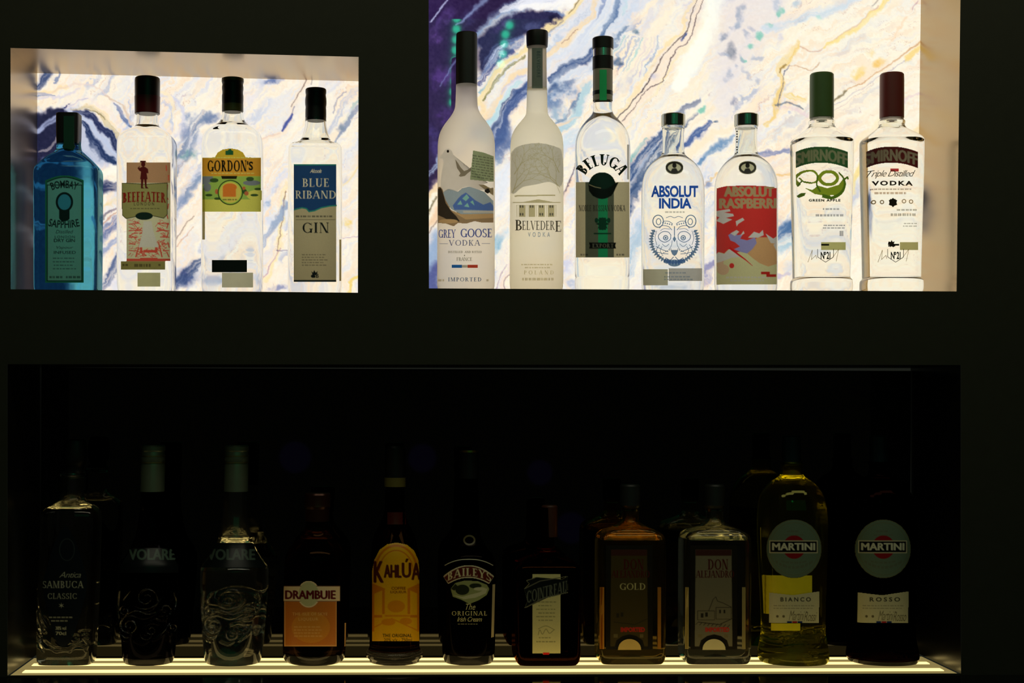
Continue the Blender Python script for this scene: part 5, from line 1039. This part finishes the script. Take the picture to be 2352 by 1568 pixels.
b = Bottle('cream_liqueur_bottle', 'black bottle with red arched banner over a small landscape picture', 'bottle', LIQ, 1076, LD, ZB,
  [(1090, 20), (1180, 23), (1230, 26), (1252, 36), (1268, 52), (1280, 58), (1296, 61), (1340, 62.5), (1480, 61), (1508, 59), (1519, 54)], 1, 2.3, .0)
b.body(glass((.05, .04, .035), 1.42, haze=.01), None, foot=(grey_foot, 1500), punt=.008)
cap = b.part('cap', [(1033, 20), (1036, 22), (1098, 22)], blackcap, rnd=0); b.part('cap_glint', [(1033.5, 22), (1038, 22.6)], solid((150, 110, 40), .3, .9), cap, 0, top=False, bot=False)  # glint along the black cap's top edge, built in as a gold ring
b.decal('neck_seal', ring(1078, 1240, 14, 12, 4), Q((96, 84, 50)), 0)
n = 16; tp = [(1018+117*i/n, 1297+26*abs(2*i/n-1)**2) for i in range(n+1)]; bt = [(1030+93*i/n, 1327+14*abs(2*i/n-1)**2) for i in range(n+1)]
lb = b.decal('banner', [tp+bt[::-1]], Q((214, 196, 160)), 0); b.decal('banner_field', [[(x+(1076-x)*.035, y+3) for x, y in tp]+[(x+(1076-x)*.0, y-3) for x, y in bt[::-1]]], Q((92, 28, 16)), 1, lb)
b.decal('lettering', SF('BAILEYS', (1028, 1128, 1304, 1322), .18, .08, .14, bow(1076, 50, 13)), Q((222, 206, 160)), 2, lb)
b.decal('banner_rim', stroke([(1022+110*i/14, 1284+14*abs(2*i/14-1)**2.4) for i in range(15)], 2), Q((190, 180, 150), .3), 0)
sc = b.decal('landscape', [[(1035, 1352), (1046, 1338), (1070, 1332), (1098, 1334), (1118, 1342), (1124, 1352), (1118, 1366), (1100, 1378), (1078, 1387), (1062, 1378), (1040, 1370)]], Q((150, 152, 96)), 0)
b.decal('landscape_trees', [ell(1062, 1354, 16, 12), ell(1092, 1345, 14, 6), [(1036, 1352), (1046, 1340), (1052, 1346), (1044, 1356)]], Q((40, 44, 24)), 1, sc); b.decal('landscape_river', [[(1040, 1366), (1062, 1370), (1100, 1360), (1120, 1350), (1116, 1362), (1092, 1372), (1066, 1376)], ell(1102, 1352, 14, 4)], Q((196, 190, 150)), 1, sc)
b.decal('lettering', SF('ORIGINAL', (1038, 1118, 1403, 1413), .16, .07, .2)+SS('The', (1070, 1092, 1386, 1400), .0, 1, .4)+SS('Irish Cream', (1050, 1107, 1416, 1427), .0, .9, .4)+textline(1052, 1102, 1432, 1.4, 3), Q((206, 190, 130)), 0)
b.decal('side_label_or_glow', [[(1131, 1342), (1137, 1341), (1134, 1462), (1128, 1464)]], Q((214, 190, 140)), 0)

b = Bottle('orange_liqueur_bottle', 'square amber-brown bottle with narrow cream label and slanted dark ribbon', 'bottle', LIQ, 1253, LD, ZB,
  [(1165, 18), (1240, 19), (1262, 21), (1272, 32), (1284, 58), (1292, 70), (1302, 74), (1330, 75), (1470, 74), (1500, 74), (1512, 71), (1519, 64)], 1, 8, .0)
b.body(glass((.24, .075, .02), 1.42), None, None, .008)
b.part('cap', [(1160, 16), (1163, 18.5), (1232, 18.5)], solid((62, 30, 16), .4), rnd=0, dx=8)
lb = b.decal('label', [rect(1223, 1318, 1288, 1501)], Q((214, 200, 136), .05), 0)
b.decal('ribbon', [[(1209, 1333), (1232, 1325), (1290, 1330), (1305, 1322), (1304, 1362), (1262, 1370), (1205, 1397), (1211, 1380), (1204, 1352), (1216, 1340)]], Q((14, 16, 14)), 1, lb)
b.decal('ribbon_edge', stroke([(1204, 1352), (1240, 1334), (1304, 1323)], 2)+stroke([(1205, 1396), (1250, 1372), (1304, 1360)], 2)+stroke([(1209, 1333), (1228, 1327)], 2), Q((110, 104, 84)), 2, lb)
b.decal('lettering', SF('COINTREAU', (1210, 1302, 1345, 1373), .2, .08, .05, slope(1256, -.26)), Q((96, 98, 84)), 3, lb)
b.decal('small_print', sum([textline(1232+(k % 2)*5, 1280-(k % 2)*5, 1381+k*8.4, 2.2, k) for k in range(6)], [])+textline(1238, 1272, 1463, 2.2, 3)+textline(1232, 1278, 1472, 2.6, 5)+stroke([(1236, 1458), (1240, 1446), (1246, 1456), (1254, 1444), (1262, 1454), (1272, 1446)], 1.1, True)+stroke([(1236, 1444), (1254, 1437), (1274, 1446)], 1, True), Q((120, 108, 60)), 1, lb)
b.decal('red_tab', [rect(1247, 1498, 1262, 1504)], Q((214, 30, 24)), 2, lb)

def tequila(cx, label, mat, labm, gold):
    b = Bottle('tequila_bottle', label, 'bottle', LIQ, cx, LD, ZB,
      [(1160, 20), (1168, 21), (1172, 19), (1192, 19), (1200, 24), (1206, 34), (1214, 54), (1222, 68), (1230, 74), (1244, 76), (1300, 76), (1490, 76), (1508, 75), (1515, 71), (1519, 66)], .72, 9, .0)
    b.body(mat, (1236, 1172), punt=.012, wall=7)
    b.part('cap', [(1112, 20), (1116, 23), (1160, 23), (1166, 20)], dim, rnd=0)
    n = 12; arc = [(cx+28*math.cos(math.pi*i/n), 1492-28*math.sin(math.pi*i/n)) for i in range(n+1)]
    lb = b.decal('label', [[(cx-54, 1252), (cx+54, 1252), (cx+54, 1492)]+arc+[(cx-54, 1492)]], Q((26, 20, 10), .03), 0)
    b.decal('label_field', [[(cx-42, 1262), (cx+40, 1262), (cx+42, 1484), (cx+34, 1484), (cx+30, 1470), (cx+16, 1460), (cx, 1456), (cx-16, 1460), (cx-30, 1470), (cx-34, 1484), (cx-44, 1484)]], labm, 1, lb)
    b.decal('label_top', [rect(cx-42, 1262, cx+40, 1276)], Q((62, 30, 22)), 2, lb)
    b.decal('lettering', SF('DON', (cx-14, cx+32, 1284, 1308), .2, .08)+SF('ALEJANDRO', (cx-42, cx+46, 1310, 1327), .2, .08, .04), Q((72, 14, 10)), 3, lb)
    if gold: b.decal('lettering', SF('GOLD', (cx-22, cx+36, 1339, 1354), .15, .06, .1), Q((190, 176, 120)), 3, lb)
    hs = stroke([(cx-36, 1428), (cx+12, 1434), (cx+46, 1418)], 1.6)+[rect(cx-30, 1408, cx-24, 1418), rect(cx-20, 1406, cx-14, 1416)]
    if not gold: hs += frame(cx-38, 1402, cx+2, 1424, 1.2)+frame(cx+4, 1394, cx+40, 1422, 1.2)+stroke([(cx-12, 1402), (cx-2, 1376), (cx+4, 1370), (cx+8, 1380), (cx+20, 1384), (cx+40, 1394)], 1.4)+[rect(cx+12, 1400, cx+16, 1408), rect(cx+22, 1400, cx+26, 1408)]+sum([stroke([(cx-36+k*9, 1428+k*.8), (cx-42+k*9, 1434+k*.8)], 1.4) for k in range(9)], [])
    b.decal('village_drawing', hs, Q((40, 34, 20)), 3, lb)
    b.decal('lettering', SS('IMPORTED', (cx-20, cx+35, 1440, 1451), .05), Q((176, 40, 28)), 3, lb)
    b.decal('small_print', textline(cx-36, cx-22, 1456, 8, 2)+textline(cx+24, cx+38, 1456, 8, 3), Q((110, 96, 60)), 3, lb)
    b.decal('arch_rim', ring(cx, 1492, 30, 30, 4, 180, 360), Q((16, 12, 6)), 4, lb)
    b.decal('sun_seal', [ell(cx, 1492, 27, 25, 20, 180, 360)], Q((206, 172, 96) if gold else (206, 190, 140), .12), 0)
    b.decal('side_label_or_glow', [rect(cx-74, 1348, cx-58, 1490)], Q((196, 128, 40) if gold else (190, 168, 104)), 0); b.decal('side_label_or_glow', [rect(cx+64, 1348, cx+72, 1490)], Q((150, 96, 30) if gold else (140, 124, 76)), 0)  # glow of the glass edges, painted as coloured strips down both sides
    return b
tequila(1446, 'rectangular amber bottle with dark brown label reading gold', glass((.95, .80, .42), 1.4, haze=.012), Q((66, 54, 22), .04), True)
tequila(1640, 'rectangular clear bottle with a village drawn on its dark grey label', glass((.95, .95, .88), 1.4, haze=.008), Q((112, 104, 80), .04), False)

def vermouth(cx, lean, label, mat, word, air):
    b = Bottle('vermouth_bottle', label, 'bottle', LIQ, cx, LD, ZB,
      [(1060, 24), (1066, 25), (1069, 23), (1084, 24), (1092, 27), (1098, 34), (1108, 50), (1124, 64), (1146, 74), (1180, 78), (1220, 78.5), (1300, 76), (1400, 71.5), (1446, 71), (1470, 74), (1494, 79), (1508, 80), (1519, 74)], 1, 2.2, lean)
    b.body(mat, air, (grey_foot, 1508) if not air else None, .012, emboss=[[(cx-46+k*11, 1452+((k-4)**2)*.25), (cx-40+k*11, 1449+((k-4)**2)*.25), (cx-38+k*11, 1460+((k-4)**2)*.25)] for k in range(9)]+[[(cx-12, 1482), (cx-12, 1496)], spiral(cx+4, 1489, 6, 7, 0, 1), spiral(cx+16, 1490, 5, 6, 200, 1), spiral(cx+30, 1490, 5, 6, 250, .8)]+[[(cx-38+k*12, 1470+((k-3)**2)*.4), (cx-30+k*12, 1468+((k-3)**2)*.4)] for k in range(7)], ew=1.8, eh=.6)
    b.part('cap', [(1000, 19), (1003, 21), (1060, 21), (1064, 23)], solid((14, 40, 46), .25, .3), rnd=0)
    rd = b.decal('round_label', [ell(cx+2, 1260, 62, 67)], Q((98, 114, 94), .05), 0)
    b.decal('round_label_rim', ring(cx+2, 1260, 63, 68, 2)+ring(cx+2, 1260, 56, 61, 1), Q((104, 100, 66)), 1, rd)
    b.decal('emblem_ball', [ell(cx+2, 1256, 26, 27)], Q((132, 14, 18)), 2, rd)
    b.decal('name_bar', [rect(cx-54, 1241, cx+56, 1270)], Q((200, 190, 150)), 3, rd); b.decal('name_bar_field', [rect(cx-52, 1243, cx+54, 1268)], Q((8, 10, 10)), 4, rd)
    b.decal('lettering', SB('MARTINI', (cx-47, cx+49, 1247, 1263), 1.1), Q((206, 200, 170)), 5, rd)
    b.decal('small_print', textline(cx-20, cx+24, 1227, 3, 1)+textline(cx-14, cx+16, 1218, 4, 2)+fit(textline(0, 70, 0, 4, 4), cx-40, cx+44, 1300, 1306, bow(cx+2, 42, -14))+fit(textline(0, 60, 0, 4, 5), cx-26, cx+30, 1290, 1294, bow(cx+2, 42, -8)), Q((96, 96, 76)), 2, rd)
    lb = b.decal('lower_label', [[(cx-54, 1360), (cx, 1366), (cx+60, 1357), (cx+58, 1431), (cx-54, 1431)]], Q((196, 188, 148), .05), 1)
    b.decal('lettering', SS(word, (cx-29, cx+40, 1371, 1381), .03, 1.5), Q((50, 46, 30)), 2, lb)
    b.decal('small_print', textline(cx-44, cx+50, 1390, 1.6, 3)+textline(cx-44, cx+50, 1396, 1.6, 4)+[ell(cx-36, 1415, 3), ell(cx-22, 1415, 3)]+SS('Martini', (cx-10, cx+26, 1402, 1424), -.005, .9, .5)+SS('Rosso' if word == 'ROSSO' else 'Rossi', (cx+24, cx+54, 1404, 1426), -.005, .9, .5), Q((96, 86, 56)), 2, lb)
    for i, c in enumerate(((20, 40, 90), (150, 30, 40), (20, 40, 90))): b.decal('colour_stripe', [rect(cx-14+i*12, 1426, cx-3+i*12, 1431)], Q(c), 3, lb)
    return b
b = vermouth(1822, -.012, 'tall yellow-green vermouth bottle with round white label, second from right', glass((.86, .83, .26), 1.38, haze=.022), 'BIANCO', (1092, 1066))
b.decal('back_label', [rect(1750, 1321, 1865, 1410)], Q((216, 196, 30), .05), 0); b.decal('back_label', [rect(1772, 1431, 1838, 1448)], Q((216, 196, 30), .05), 0); b.decal('side_label_or_glow', [rect(1744, 1212, 1752, 1296)], Q((180, 160, 50)), 0)
vermouth(2027, -.02, 'tall near-black vermouth bottle with round white label at the far right', glass((.05, .015, .012), 1.4), 'ROSSO', None)

for q in BOTTLES: q.finish()
